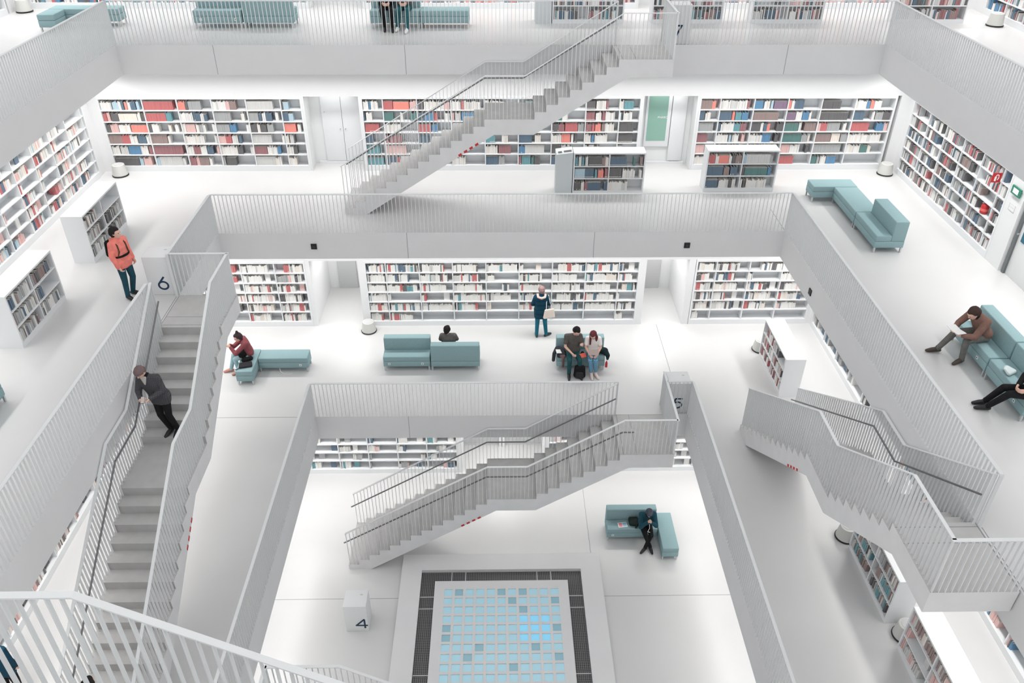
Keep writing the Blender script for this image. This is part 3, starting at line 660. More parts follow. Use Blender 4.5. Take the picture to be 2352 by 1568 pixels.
def person(label, loc, rz, base, over, top, bottom, shoes, hair, k=1.0, hat=None, coat=0.0, sleeves='long', bun=False, long_hair=False, hood=False, skirt=False, neck_col=None, curlR=0.55, curlL=0.55, palmR=None, palmL=None, bare_ankle=False, body_extra=None):
    J = {a: b.copy() for a, b in base.items()}
    for a, b in over.items(): J[a] = Vector(b)
    r = thing('person', label, 'person', loc, rz); r.scale = (k, k, k)
    f = J['look'].normalized(); up = V(0, 0, 1); sd = f.cross(up).normalized(); uh = sd.cross(f).normalized()
    f0, u0, s0 = f, uh, sd; f = f * 1.10; uh = uh * 1.10; sd = sd * 1.10
    hd = J['hd']; lat = (J['sL'] - J['sR']).normalized()
    fwd = Vector((lat.y, -lat.x, 0)).normalized()
    B = []
    # torso, neck, head
    wa = (J['pel'] * .5 + J['che'] * .5)
    B.append([(J['hR'] + V(0, 0, .03), .085), (J['hL'] + V(0, 0, .03), .085), (wa - lat * .06, .085), (wa + lat * .06, .085)])
    B.append([(wa - lat * .06, .085), (wa + lat * .06, .085), (J['che'] - lat * .08, .09), (J['che'] + lat * .08, .09)])
    B.append([(J['che'] - lat * .08, .09), (J['che'] + lat * .08, .09), (J['sR'], .045), (J['sL'], .045), (J['nk'] - V(0, 0, .02), .045)])
    B.append([(J['nk'] - V(0, 0, .04), .047), (hd - f * .025 - uh * .04, .045)])
    B.append([(hd - f * .02 + uh * .015, .083), (hd + f * .022 + uh * .022, .075), (hd + f * .035 - uh * .03, .055)])
    B.append([(hd + f * .03 - uh * .03, .057), (hd + f * .052 - uh * .078, .028), (hd + f * .02 - uh * .06, .048)])
    B.append([(hd + f * .082 + uh * .012, .009), (hd + f * .097 - uh * .018, .012), (hd + f * .085 - uh * .03, .01)])
    B.append([(hd + f * .083 - uh * .047 - sd * .012, .007), (hd + f * .083 - uh * .047 + sd * .012, .007)])
    for q in (-1, 1):
        B.append([(hd + sd * q * .073 + uh * .012 - f * .005, .012), (hd + sd * q * .074 - uh * .018, .009)])
        B.append([(hd + f * .078 + uh * .03 + sd * q * .014, .008), (hd + f * .07 + uh * .032 + sd * q * .042, .008)])
    for s_, q in (('R', -1), ('L', 1)):
        S_, E_, W_ = J['s' + s_], J['e' + s_], J['w' + s_]
        B += [[(S_, .048), (E_, .036)], [(E_, .037), (W_, .024)]]
        pl = palmR if s_ == 'R' else palmL
        B += hand_pieces(W_, E_, q, curlR if s_ == 'R' else curlL, pl)
        h_, kn, an, to = J['h' + s_], J['k' + s_], J['a' + s_], J['t' + s_]
        B += [[(h_, .075), (kn, .050)], [(kn, .050), (kn.lerp(an, .35) , .047), (an, .032)], [(an, .033), (an.lerp(to, .5) - V(0, 0, .012), .03), (to, .022)]]
    blob('body', B, .0085, M_SKIN, r, 1)
    # eyes
    for q in (-1, 1):
        e = blob('eye', [[(hd + f * .079 + uh * .010 + sd * q * .030, .0095)]], .004, mat('dark_eye', (40, 30, 28), 0.3), r, 0)
    # trousers or skirt
    if bottom:
        P = [[(J['hR'] + V(0, 0, .05), .098), (J['hL'] + V(0, 0, .05), .098), (J['hR'], .10), (J['hL'], .10)]]
        for s_ in 'RL':
            h_, kn, an = J['h' + s_], J['k' + s_], J['a' + s_]
            en = kn.lerp(an, .78 if bare_ankle else 1.0)
            P += [[(h_, .092), (kn, .064)], [(kn, .064), (en, .050)]]
        blob('trousers', P, .011, bottom, r)
    if shoes:
        for s_ in 'RL':
            an, to = J['a' + s_], J['t' + s_]; dr = (to - an); dr.z = 0; dr = dr.normalized()
            blob('shoe', [[(an - V(0, 0, .01), .042), (an - dr * .045 - V(0, 0, .038), .034), (to, .034), (to + dr * .035, .028), (an.lerp(to, .6), .044)], [(an + V(0, 0, .03), .043), (an - V(0, 0, .02), .043)]], .009, shoes, r)
    # top
    g = 0.014
    Tp = [[(J['hR'] + V(0, 0, .07), .10 + g), (J['hL'] + V(0, 0, .07), .10 + g), (wa - lat * .065, .092 + g), (wa + lat * .065, .092 + g)],
          [(wa - lat * .065, .092 + g), (wa + lat * .065, .092 + g), (J['che'] - lat * .085, .095 + g), (J['che'] + lat * .085, .095 + g)],
          [(J['che'] - lat * .085, .095 + g), (J['che'] + lat * .085, .095 + g), (J['sR'], .055 + g), (J['sL'], .055 + g), (J['nk'] - V(0, 0, .03), .05 + g)]]
    if coat: Tp.append([(J['hR'] + V(0, 0, .05), .108 + g), (J['hL'] + V(0, 0, .05), .108 + g), (J['hR'].lerp(J['kR'], coat), .105), (J['hL'].lerp(J['kL'], coat), .105)])
    for s_ in 'RL':
        S_, E_, W_ = J['s' + s_], J['e' + s_], J['w' + s_]
        if sleeves == 'long': Tp += [[(S_, .058 + g), (E_, .046 + g)], [(E_, .046 + g), (E_.lerp(W_, .93), .036 + g * .6)]]
        else: Tp += [[(S_, .058 + g), (S_.lerp(E_, .62), .050 + g)]]
    if hood: Tp.append([(J['nk'] - fwd * .07 - lat * .07 + V(0, 0, -.03), .05), (J['nk'] - fwd * .07 + lat * .07 + V(0, 0, -.03), .05), (J['nk'] - fwd * .1 - V(0, 0, .12), .035), (J['nk'] + V(0, 0, .0), .07)])
    blob('jacket' if (coat or hood or sleeves == 'long') else 'shirt', Tp, .011, top, r)
    if neck_col is not None:
        blob('collar', [[(J['nk'] + V(0, 0, -.01) + lat * .03, .058), (J['nk'] + V(0, 0, -.01) - lat * .03, .058), (J['nk'] - fwd * .05 + V(0, 0, -.03), .06)]], .01, neck_col, r)
    # hair
    if hat is not None:
        blob('cap', [[(hd - f * .022 + uh * .028, .097), (hd + f * .018 + uh * .045, .082)], [(hd + f * .05 + uh * .05, .045), (hd + f * .085 + uh * .038, .02)]], .009, hat, r)
        if hair: blob('hair', [[(hd - f * .045 - uh * .01, .075), (hd - f * .05 - uh * .03, .06)]], .009, hair, r)
    elif hair:
        Hh = [[(hd - f * .030 + uh * .034, .098), (hd + f * .024 + uh * .066, .057)], [(hd - f * .045 - uh * .005, .088), (hd - f * .045 - uh * .04, .066)]]
        for q in (-1, 1): Hh.append([(hd + sd * q * .055 + uh * .03, .035), (hd + sd * q * .066 - f * .015 - uh * .01, .018)])
        if bun: Hh += [[(hd - f * .05 + uh * .11, .045), (hd - f * .06 + uh * .15, .032)], [(hd - f * .03 + uh * .08, .06), (hd - f * .05 + uh * .12, .04)]]
        if long_hair:
            for q in (-1, 1): Hh.append([(hd + sd * q * .070 + uh * .01 - f * .02, .030), (hd + sd * q * .082 - uh * .10 - f * .01, .030), (J['sL' if q * sd.dot(lat) > 0 else 'sR'].lerp(J['nk'], .45) + fwd * (.10 if q > 0 else .03) - V(0, 0, .14), .024)])
            Hh.append([(hd - f * .05, .07), (J['nk'] - fwd * .06 - V(0, 0, .10), .05)])
        blob('hair', Hh, .009, hair, r)
    return r, J
def at(r, p):
    bpy.context.view_layer.update(); return r.matrix_world @ Vector(p)
def cloth(n, c, b=0.55): return mat(n, c, 0.85, 0.2, noise=0.14, nscale=13, bump=b, bdist=0.03)
def plaid(n, c1, c2, sc=9.0, bands=('X', 'Z')):
    if n in MATS: return MATS[n]
    m = cloth(n, c1); nt = m.node_tree; b = nt.nodes['Principled BSDF']; tc = nt.nodes.new('ShaderNodeTexCoord'); fac = None
    for ax in bands:
        wv = nt.nodes.new('ShaderNodeTexWave'); wv.wave_type = 'BANDS'; wv.bands_direction = ax; wv.inputs['Scale'].default_value = sc; wv.inputs['Distortion'].default_value = 0.6
        nt.links.new(tc.outputs['Object'], wv.inputs['Vector'])
        rm = nt.nodes.new('ShaderNodeMapRange'); rm.inputs[1].default_value = 0.75; rm.inputs[2].default_value = 0.9; nt.links.new(wv.outputs['Fac'], rm.inputs[0])
        if fac is None: fac = rm.outputs[0]
        else:
            mx = nt.nodes.new('ShaderNodeMath'); mx.operation = 'MAXIMUM'; nt.links.new(fac, mx.inputs[0]); nt.links.new(rm.outputs[0], mx.inputs[1]); fac = mx.outputs[0]
    mc = nt.nodes.new('ShaderNodeMix'); mc.data_type = 'RGBA'; mc.inputs[6].default_value = lin(c1) + (1,); mc.inputs[7].default_value = lin(c2) + (1,)
    nt.links.new(fac, mc.inputs[0]); nt.links.new(mc.outputs[2], b.inputs['Base Color'])
    return m
M_DENIM = cloth('dark_denim', (38, 78, 92)); M_BLACKC = cloth('black_cloth', (30, 30, 32)); M_DKHAIR = cloth('dark_hair', (42, 38, 38)); M_BRHAIR = cloth('brown_hair', (110, 86, 80)); M_REDHAIR = cloth('auburn_hair', (112, 58, 62))
M_LEATHER = mat('black_shoe_leather', (30, 31, 33), 0.5)
FACE = lambda deg: math.radians(deg)
# 1 orange jacket
p1, j1 = person('person in orange jacket with black backpack, standing by the left bookcases', (-7.80, 4.78, Z6), FACE(62), STAND,
    dict(look=(.35, -.9, -.05), wR=(-.19, -.10, .82), eR=(-.22, -.01, 1.05), kL=(.10, -.03, .46), aL=(.10, .10, .075), tL=(.14, -.05, .03)), cloth('orange_jacket', (250, 142, 130)), M_DENIM, M_LEATHER, M_DKHAIR, k=1.0, coat=0.12, hood=True)
def backpack(label, loc, rz, k=1.0, worn=False):
    r = thing('backpack', label, 'backpack', loc, rz); r.scale = (k, k, k)
    blob('main_bag', [[((-.10, 0, .06), .06), ((.10, 0, .06), .06), ((-.10, .02, .08), .07), ((.10, .02, .08), .07), ((-.09, .01, .34), .06), ((.09, .01, .34), .06)]], .012, M_BLACKC, r)
    blob('front_pocket', [[((-.08, .09, .08), .045), ((.08, .09, .08), .045), ((-.07, .085, .20), .035), ((.07, .085, .20), .035)]], .011, cloth('charcoal_cloth', (52, 52, 56)), r)
    for q in (-1, 1): MB().tube([(q * .085, -.06, .36), (q * .09, -.10 if not worn else -.07, .30), (q * .10, -.10 if not worn else -.07, .16), (q * .10, -.055, .06)], .012).build('strap', M_BLACKC, r, smooth=True)
    MB().tube([(-.03, -.03, .40), (-.02, -.03, .43), (.02, -.03, .43), (.03, -.03, .40)], .008).build('handle', M_BLACKC, r)
    if worn:
        for q in (-1, 1): MB().tube([(q * .085, -.10, .42), (q * .09, -.22, .43), (q * .10, -.315, .36), (q * .105, -.335, .22), (q * .14, -.30, .10), (q * .18, -.20, .04)], .014).build('shoulder_strap', cloth('olive_strap', (84, 74, 58)), r, smooth=True)
    return r
bp = backpack('black backpack worn by the orange-jacketed person', (0, 0, 0), 0, 0.95, True)
bp.location = at(p1, (0, .20, .93)); bp.rotation_euler = (0, 0, FACE(62))
r = thing('waist_strap', 'dark waist strap around the orange jacket', 'strap', at(p1, (0, 0, 0)), FACE(62))
MB().lathe([(.163, 1.005), (.166, 1.01), (.166, 1.035), (.163, 1.04)], 28).build('webbing', M_BLACKC, r, smooth=True); r.scale = (1.14, .86, 1)
# 2 man leaning on the stair rail
p2, j2 = person('man in dark parka and knitted cap leaning on the left stair rail, looking at phone', (-6.27, 1.83, 15 * RI), FACE(-4), STAND,
    dict(pel=(-.06, 0, .86), che=(-.16, -.03, 1.18), nk=(-.20, -.05, 1.35), hd=(-.24, -.10, 1.46), look=(-.25, -1, -.75), sR=(-.33, -.02, 1.27), sL=(.0, -.04, 1.31), hR=(-.145, 0, .83), hL=(.025, 0, .83),
         eR=(-.38, -.10, 1.03), eL=(.07, -.06, 1.04), wR=(-.27, -.28, 1.0), wL=(-.10, -.28, 1.0), kR=(-.12, -.06, .46), kL=(.04, -.07, .46), aR=(-.03, .0, .085), aL=(.10, .0, .085), tR=(-.07, -.15, .035), tL=(.10, -.16, .035)),
    plaid('dark_plaid_parka', (84, 84, 87), (68, 68, 73), 10), M_BLACKC, M_LEATHER, M_BRHAIR, hat=cloth('heather_cap', (122, 104, 104)), coat=0.15, neck_col=M_BLACKC, palmR=(.3, .2, 1), palmL=(-.3, .2, 1), curlR=.75, curlL=.75)
blob('shirt_collar', [[j2['nk'] + V(-.02, -.075, -.02), .026], [j2['nk'] + V(-.01, -.085, -.10), .018]] and [[(j2['nk'] + V(-.03, -.07, .0), .028), (j2['nk'] + V(.03, -.07, .0), .028), (j2['nk'] + V(.02, -.10, -.12), .016)]], .008, cloth('pale_grey_shirt', (186, 184, 180)), p2)
r = thing('phone', 'phone held by the man on the left stair', 'phone', at(p2, (-.185, -.36, 1.03)), 0); MB().box(-.035, .035, -.07, .07, 0, .008).build('case', M_BLACK, r, bevel=.003); MB().box(-.031, .031, -.064, .064, .008, .009).build('screen', mat('phone_screen', (200, 190, 186), .2), r); r.rotation_euler = (.5, 0, .1)
# 3 red sweater
p3, j3 = person('person with top knot in red sweater, crouched over a phone on pale bench', (-6.72, 7.42, Z5), FACE(-66), SIT,
    dict(che=(0, .06, .83), nk=(0, -.02, .96), hd=(0, -.09, 1.07), look=(0, -1, -.4), sR=(-.15, .05, .92), sL=(.15, .05, .92), eR=(-.18, -.24, .70), eL=(.18, -.24, .70), wR=(-.06, -.33, .86), wL=(.06, -.33, .86),
         aR=(-.10, -.42, .085), aL=(.08, -.24, .085), tR=(-.12, -.57, .035), tL=(.10, -.39, .035)), cloth('dark_red_sweater', (150, 84, 90)), cloth('pale_jeans', (164, 196, 204)), mat('tan_shoe', (196, 142, 128), .7), cloth('plum_brown_hair', (74, 60, 66)), bun=True, neck_col=cloth('red_brown_scarf', (110, 58, 62)), curlR=.9, curlL=.9, k=.98)
r = thing('phone', 'phone held in front of the face by the person in red sweater', 'phone', at(p3, (0, -.43, .90)), FACE(-76)); MB().box(-.035, .035, -.004, .004, -.07, .07).build('case', M_BLACK, r, bevel=.003)
r = thing('jacket', 'crumpled black jacket on the lap of the person in red sweater', 'jacket', at(p3, (.02, .02, .46)), FACE(-76))
blob('folds', [[((.12, -.10, .12), .08), ((-.14, -.10, .12), .08), ((0, .1, .1), .09)], [((.22, -.05, .02), .07), ((.2, .12, .04), .06)], [((-.2, .02, .05), .07), ((.0, -.18, .08), .06)]], .012, M_BLACKC, r)
r = thing('bag', 'flat dark bag lying on the near end of the pale bench', 'bag', (-6.60, 6.97, Z5 + .437), .25)
blob('pouch', [[((-.14, -.07, .03), .03), ((.14, -.06, .03), .03), ((.13, .08, .04), .035), ((-.13, .08, .04), .03)]], .01, cloth('charcoal_cloth', (52, 52, 56)), r); MB().tube([(-.14, -.07, .03), (-.22, -.12, .015), (-.26, -.10, .01)], .008).build('strap', M_BLACKC, r)
r = thing('cable', 'white cable dangling under the pale bench', 'cable', (0, 0, Z5))
MB().tube([(-5.87, 7.35, .135), (-5.84, 7.27, .05), (-5.76, 7.22, .012), (-5.62, 7.18, .008), (-5.53, 7.22, .008)], .007).build('cord', M_WHITE, r, smooth=True)
# 4 man seen from behind
p4, j4 = person('man in grey shirt seen from behind over the sofa back', (-1.44, 7.885, Z5), PI, SIT, dict(che=(0, .19, .78), nk=(0, .18, .92), hd=(.02, .15, 1.04), look=(-.35, -1, -.35), sR=(-.165, .19, .89), sL=(.165, .19, .89), eR=(-.22, .05, .68), eL=(.22, .05, .68), pel=(0, .16, .50)), cloth('grey_marl_shirt', (104, 101, 98)), M_DENIM, M_LEATHER, M_DKHAIR, k=.97)
# 5 navy coat
p5, j5 = person('woman in navy padded coat with fur hood facing the long shelf', (1.05, 8.93, Z5), PI, STAND, dict(look=(.1, -1, -.25), eR=(-.23, -.02, 1.06), wR=(-.15, -.2, 1.02), eL=(.23, -.02, 1.05), wL=(.15, -.18, .98), aL=(.11, .02, .075), aR=(-.16, .0, .075), kR=(-.12, -.01, .46), tR=(-.27, -.08, .03), hR=(-.09, 0, .84)), plaid('navy_quilted_coat', (24, 68, 88), (17, 55, 73), 2.2, ('Z',)), cloth('petrol_jeans', (36, 110, 132)), mat('dark_green_boot', (34, 56, 58), .6), cloth('ash_brown_hair', (150, 122, 122)), coat=0.42, hood=True, k=.99)
r = thing('fur_trim', 'pale pink fur trim on the hood of the navy coat', 'fur trim', at(p5, (0, 0, 0)), PI)
blob('fur', [[((-.10, .04, 1.37), .04), ((-.09, .10, 1.33), .035)], [((-.09, .10, 1.33), .035), ((0, .13, 1.31), .035)], [((0, .13, 1.31), .035), ((.09, .10, 1.33), .035)], [((.10, .04, 1.37), .04), ((.09, .10, 1.33), .035)]], .011, cloth('pale_fur', (226, 196, 188), .8), r)
r = thing('shoulder_bag', 'cream shoulder bag hanging at the side of the navy coat', 'bag', at(p5, (-.22, .12, .78)), PI + .25)
blob('bag_body', [[((-.13, 0, -.06), .04), ((.13, 0, -.06), .04), ((-.11, 0, .17), .025), ((.11, 0, .17), .025)]], .011, mat('cream_leather', (240, 224, 212), .6), r)
MB().tube([(.09, 0, .18), (.07, -.05, .40), (.0, -.11, .58)], .010).tube([(-.09, 0, .18), (-.02, -.02, .4), (.0, -.11, .58)], .008).build('strap', M_WHITE, r, smooth=True)
# 6, 7 couple
p6, j6 = person('man in dark T-shirt on the sofa, beside the woman with auburn hair', (1.83, 7.30, Z5), FACE(8), SIT, dict(hd=(.06, .03, 1.20), nk=(.02, .10, 1.07), che=(0, .13, .88), sR=(-.175, .12, 1.02), sL=(.175, .12, 1.0), look=(.45, -1, -.75), eR=(-.23, .0, .78), wR=(-.10, -.22, .70), eL=(.22, .0, .80), wL=(.18, -.14, .90), kR=(-.17, -.30, .52), kL=(.10, -.30, .50), aR=(-.16, -.26, .085), tR=(-.19, -.42, .035)), cloth('dark_grey_tshirt', (98, 94, 91)), cloth('green_denim', (40, 84, 88)), M_LEATHER, M_DKHAIR, sleeves='short', k=1.0)
p7, j7 = person('woman with long auburn hair in white top reading a paper on the sofa', (2.33, 7.30, Z5), FACE(-4), SIT, dict(hd=(-.02, .02, 1.12), look=(-.3, -1, -.8), kR=(-.07, -.28, .50), kL=(.07, -.28, .50), aR=(-.02, -.30, .085), aL=(.10, -.27, .085), tR=(.0, -.44, .03), tL=(.16, -.40, .03), wR=(-.10, -.20, .66), wL=(.11, -.20, .66)), mat('white_top', (248, 242, 238), .8), plaid('blue_checked_trousers', (48, 112, 150), (150, 190, 210), 9), mat('pale_shoe', (226, 210, 206), .7), M_REDHAIR, sleeves='short', long_hair=True, bare_ankle=True, k=.97)
r = thing('paper', 'brochure held open by the woman with auburn hair', 'paper', at(p7, (0, -.24, .70)), FACE(-4))
MB().hexa([(-.13, -.02, -.02), (0, .0, -.04), (0, .06, .10), (-.13, .04, .12), (-.13, -.023, -.018), (0, -.003, -.038), (0, .057, .102), (-.13, .037, .122)]).hexa([(0, 0, -.04), (.13, -.02, -.02), (.13, .04, .12), (0, .06, .10), (0, -.003, -.038), (.13, -.023, -.018), (.13, .037, .122), (0, .057, .102)]).build('sheet', mat('beige_brochure', (196, 178, 172), .7), r)
r = thing('folder', 'coral folder lying between the couple on the sofa', 'folder', (2.06, 7.20, Z5 + .54), .3); MB().box(-.09, .09, -.06, .06, 0, .012).build('cover', mat('coral_folder', (240, 110, 92), .6), r, bevel=.003); r.rotation_euler = (.6, 0, .3)
r = thing('bag', 'small black bag under the coral folder on the sofa', 'bag', (2.07, 7.32, Z5 + .437), 0); blob('pouch', [[((-.07, -.04, .04), .04), ((.07, -.04, .04), .04), ((0, .06, .06), .05)]], .011, M_BLACKC, r)
r = thing('jacket', 'dark jacket heaped over the left end of the couple sofa', 'jacket', (1.46, 7.45, Z5 + .437), 0)
blob('folds', [[((-.02, .05, .10), .09), ((.14, .02, .07), .08)], [((-.05, .05, .13), .06), ((-.13, -.08, .06), .05)], [((-.13, -.08, .06), .05), ((-.15, -.16, -.10), .045)], [((.0, -.14, .02), .06), ((.12, -.12, .04), .06), ((.05, .0, .08), .08)]], .012, cloth('dark_grey_jacket', (56, 58, 64)), r)
r = thing('paper', 'white leaflet on the heaped dark jacket', 'paper', (1.46, 7.36, Z5 + .565), .4); MB().box(-.09, .09, -.06, .06, 0, .006).build('sheet', M_WHITE, r); r.rotation_euler = (.4, .2, .3)
r = thing('scarf', 'patterned brown scarf hanging from the couple sofa beside the man', 'scarf', (1.53, 7.25, Z5 + .437), 0); blob('folds', [[((-.03, .03, .03), .04), ((.05, .0, .04), .05)], [((.02, -.01, .03), .04), ((.03, -.05, -.02), .035)], [((.03, -.05, -.02), .035), ((.03, -.055, -.24), .03)]], .01, cloth('brown_scarf', (120, 92, 92)), r)
r = thing('coat', 'dark green coat bunched behind the woman with auburn hair', 'coat', (2.60, 7.42, Z5 + .437), 0); blob('folds', [[((-.08, .05, .10), .09), ((.06, .0, .10), .09)], [((.05, .0, .10), .09), ((.13, -.10, .02), .06)], [((.13, -.10, .02), .06), ((.12, -.14, -.06), .04)]], .012, cloth('dark_green_cloth', (34, 52, 56)), r)
r = thing('bottle', 'red bottle hanging at the right end of the couple sofa', 'bottle', (2.70, 7.24, Z5 + .14), 0); MB().lathe([(.026, 0), (.032, .006), (.032, .13), (.014, .18), (.012, .2)]).build('body', M_RED, r, smooth=True); MB().lathe([(.014, .2), (.014, .22)]).build('cap', M_WHITE, r)
MB().tube([(0, 0, .22), (-.02, .06, .32)], .004).build('loop', M_WHITE, r)
backpack('black backpack on the floor in front of the man in dark T-shirt', (1.98, 6.99, Z5), PI - .1, .95)
# 8 lowest level
p8, j8 = person('person in dark cap and teal jacket on the lowest sofa, hands at mouth', (3.72, 4.83, Z4), FACE(3), SIT, dict(che=(0, .06, .84), nk=(0, -.02, 1.00), hd=(0, -.08, 1.12), look=(-.1, -1, -.6), sR=(-.165, .03, .97), sL=(.165, .03, .97), eR=(-.21, -.20, .74), eL=(.19, -.20, .76), wR=(-.05, -.22, .94), wL=(.05, -.22, .92), kR=(-.08, -.28, .51), kL=(.07, -.28, .51), aR=(.08, -.30, .085), aL=(-.06, -.32, .085), tR=(.10, -.44, .035), tL=(-.17, -.42, .035)), cloth('dark_teal_jacket', (36, 78, 92)), M_BLACKC, M_LEATHER, M_DKHAIR, hat=cloth('slate_cap', (86, 88, 100)), curlR=1.0, curlL=1.0, neck_col=M_BLACKC)
r = thing('cord', 'white earphone cord hanging from the hands of the dark cap person', 'cord', at(p8, (0, 0, 0)), 0); MB().tube([(.0, -.27, .90), (.02, -.26, .74), (-.02, -.27, .63), (.05, -.26, .60)], .006).build('cable', M_WHITE, r, smooth=True)
r = thing('magazine', 'magazine with pink and blue cover lying on the lowest sofa', 'magazine', (3.12, 4.98, Z4 + .437), .12); MB().box(-.12, .12, -.085, .085, 0, .018).build('pages', M_WHITE, r, bevel=.002); MB().box(-.10, -.01, -.065, .065, .018, .0195).build('pink_cover_print', mat('pink_print', (226, 136, 146), .5), r); MB().box(.0, .10, -.065, .065, .018, .0195).build('blue_cover_print', mat('pale_blue_print', (150, 190, 216), .5), r)
r = thing('bag', 'black bag beside the person in dark cap on the lowest sofa', 'bag', (3.42, 5.02, Z4 + .437), 0); blob('pouch', [[((-.08, -.05, .05), .05), ((.08, -.07, .05), .05), ((.06, .08, .09), .07), ((-.08, .1, .08), .06)], [((.06, -.08, .04), .03), ((.03, -.16, .02), .02)]], .011, cloth('black_green_cloth', (36, 46, 46)), r)
# 9 brown jacket reader, 10 legs at the edge
p9, j9 = person('man in brown leather jacket bent over an open book, right sofa', (8.74, 2.36, Z6), FACE(-78), SIT, dict(che=(0, -.02, .82), nk=(0, -.13, .93), hd=(0, -.22, 1.0), look=(-.1, -1, -.9), sR=(-.18, -.05, .91), sL=(.18, -.05, .91), eR=(-.24, -.22, .66), eL=(.22, -.24, .64), wR=(-.12, -.40, .62), wL=(.10, -.40, .62), kR=(-.16, -.30, .52), kL=(.12, -.28, .50), aR=(-.30, -.42, .085), aL=(.10, -.22, .085), tR=(-.34, -.57, .035), tL=(.13, -.37, .035)), cloth('brown_leather_jacket', (132, 102, 92), .5), cloth('grey_trousers', (112, 112, 108)), mat('brown_shoe', (70, 60, 54), .6), cloth('dark_brown_hair', (72, 56, 52)), neck_col=M_BLACKC, palmR=(.3, 0, 1), palmL=(-.3, 0, 1), k=1.03)
r = thing('open_book', 'open white book on the knees of the man in brown jacket', 'book', at(p9, (-.02, -.44, .655)), FACE(-78)); MB().hexa([(-.16, -.09, .02), (0, -.09, 0), (0, .09, 0), (-.16, .09, .02), (-.16, -.09, .032), (0, -.09, .014), (0, .09, .014), (-.16, .09, .032)]).hexa([(0, -.09, 0), (.16, -.09, .02), (.16, .09, .02), (0, .09, 0), (0, -.09, .014), (.16, -.09, .032), (.16, .09, .032), (0, .09, .014)]).build('pages', M_WHITE, r)
p10, j10 = person('person in black with crossed outstretched legs at the right edge', (8.76, .60, Z6), FACE(-80), SIT, dict(kR=(-.22, -.28, .52), kL=(-.05, -.30, .51), aR=(-.42, -.34, .085), aL=(-.28, -.40, .085), tR=(-.46, -.49, .035), tL=(-.33, -.54, .035), che=(0, .2, .84), look=(0, -1, -.5)), M_BLACKC, M_BLACKC, M_LEATHER, M_DKHAIR)
r = thing('plastic_bag', 'clear plastic bag on the right sofa beside the black trousers', 'bag', (8.82, 1.28, Z6 + .437), .4); blob('crumple', [[((-.07, -.05, .04), .035), ((.08, -.03, .04), .04), ((.02, .08, .06), .05), ((-.1, .04, .1), .02)]], .012, mat('crumpled_plastic', (214, 224, 226), .15), r)
# 11, 12 pair on the top level
p11, j11 = person('person in black trousers sitting on the top level sofa', (-2.90, 11.70, Z7), FACE(5), SIT, dict(aR=(-.06, -.22, .085), tR=(-.07, -.37, .035)), M_BLACKC, M_BLACKC, M_LEATHER, M_DKHAIR)
p12, j12 = person('person in teal jeans and white shoes on the top level sofa', (-2.44, 11.70, Z7), FACE(-5), SIT, dict(aR=(-.16, -.24, .085), tR=(-.17, -.38, .035), aL=(.10, -.40, .085), tL=(.10, -.54, .035)), cloth('grey_marl_shirt', (84, 82, 80)), cloth('teal_jeans', (44, 96, 102)), M_WHITE, M_BRHAIR)
# 13 head at the bottom of the stair, 14 navy figure at the lower left edge
p13, j13 = person('dark-haired person climbing at the foot of the left stair', (-6.22, -2.85, RI), PI, STAND, dict(kR=(-.09, -.16, .52), aR=(-.09, -.12, .25), tR=(-.10, -.27, .21)), M_BLACKC, M_BLACKC, M_LEATHER, M_DKHAIR)
p14, j14 = person('person in navy coat at the lower left picture edge, behind the near rail', (-8.22, -1.95, Z5), PI, STAND, {}, cloth('navy_padded_coat', (20, 62, 82), .6), M_BLACKC, M_LEATHER, M_DKHAIR, coat=.3)

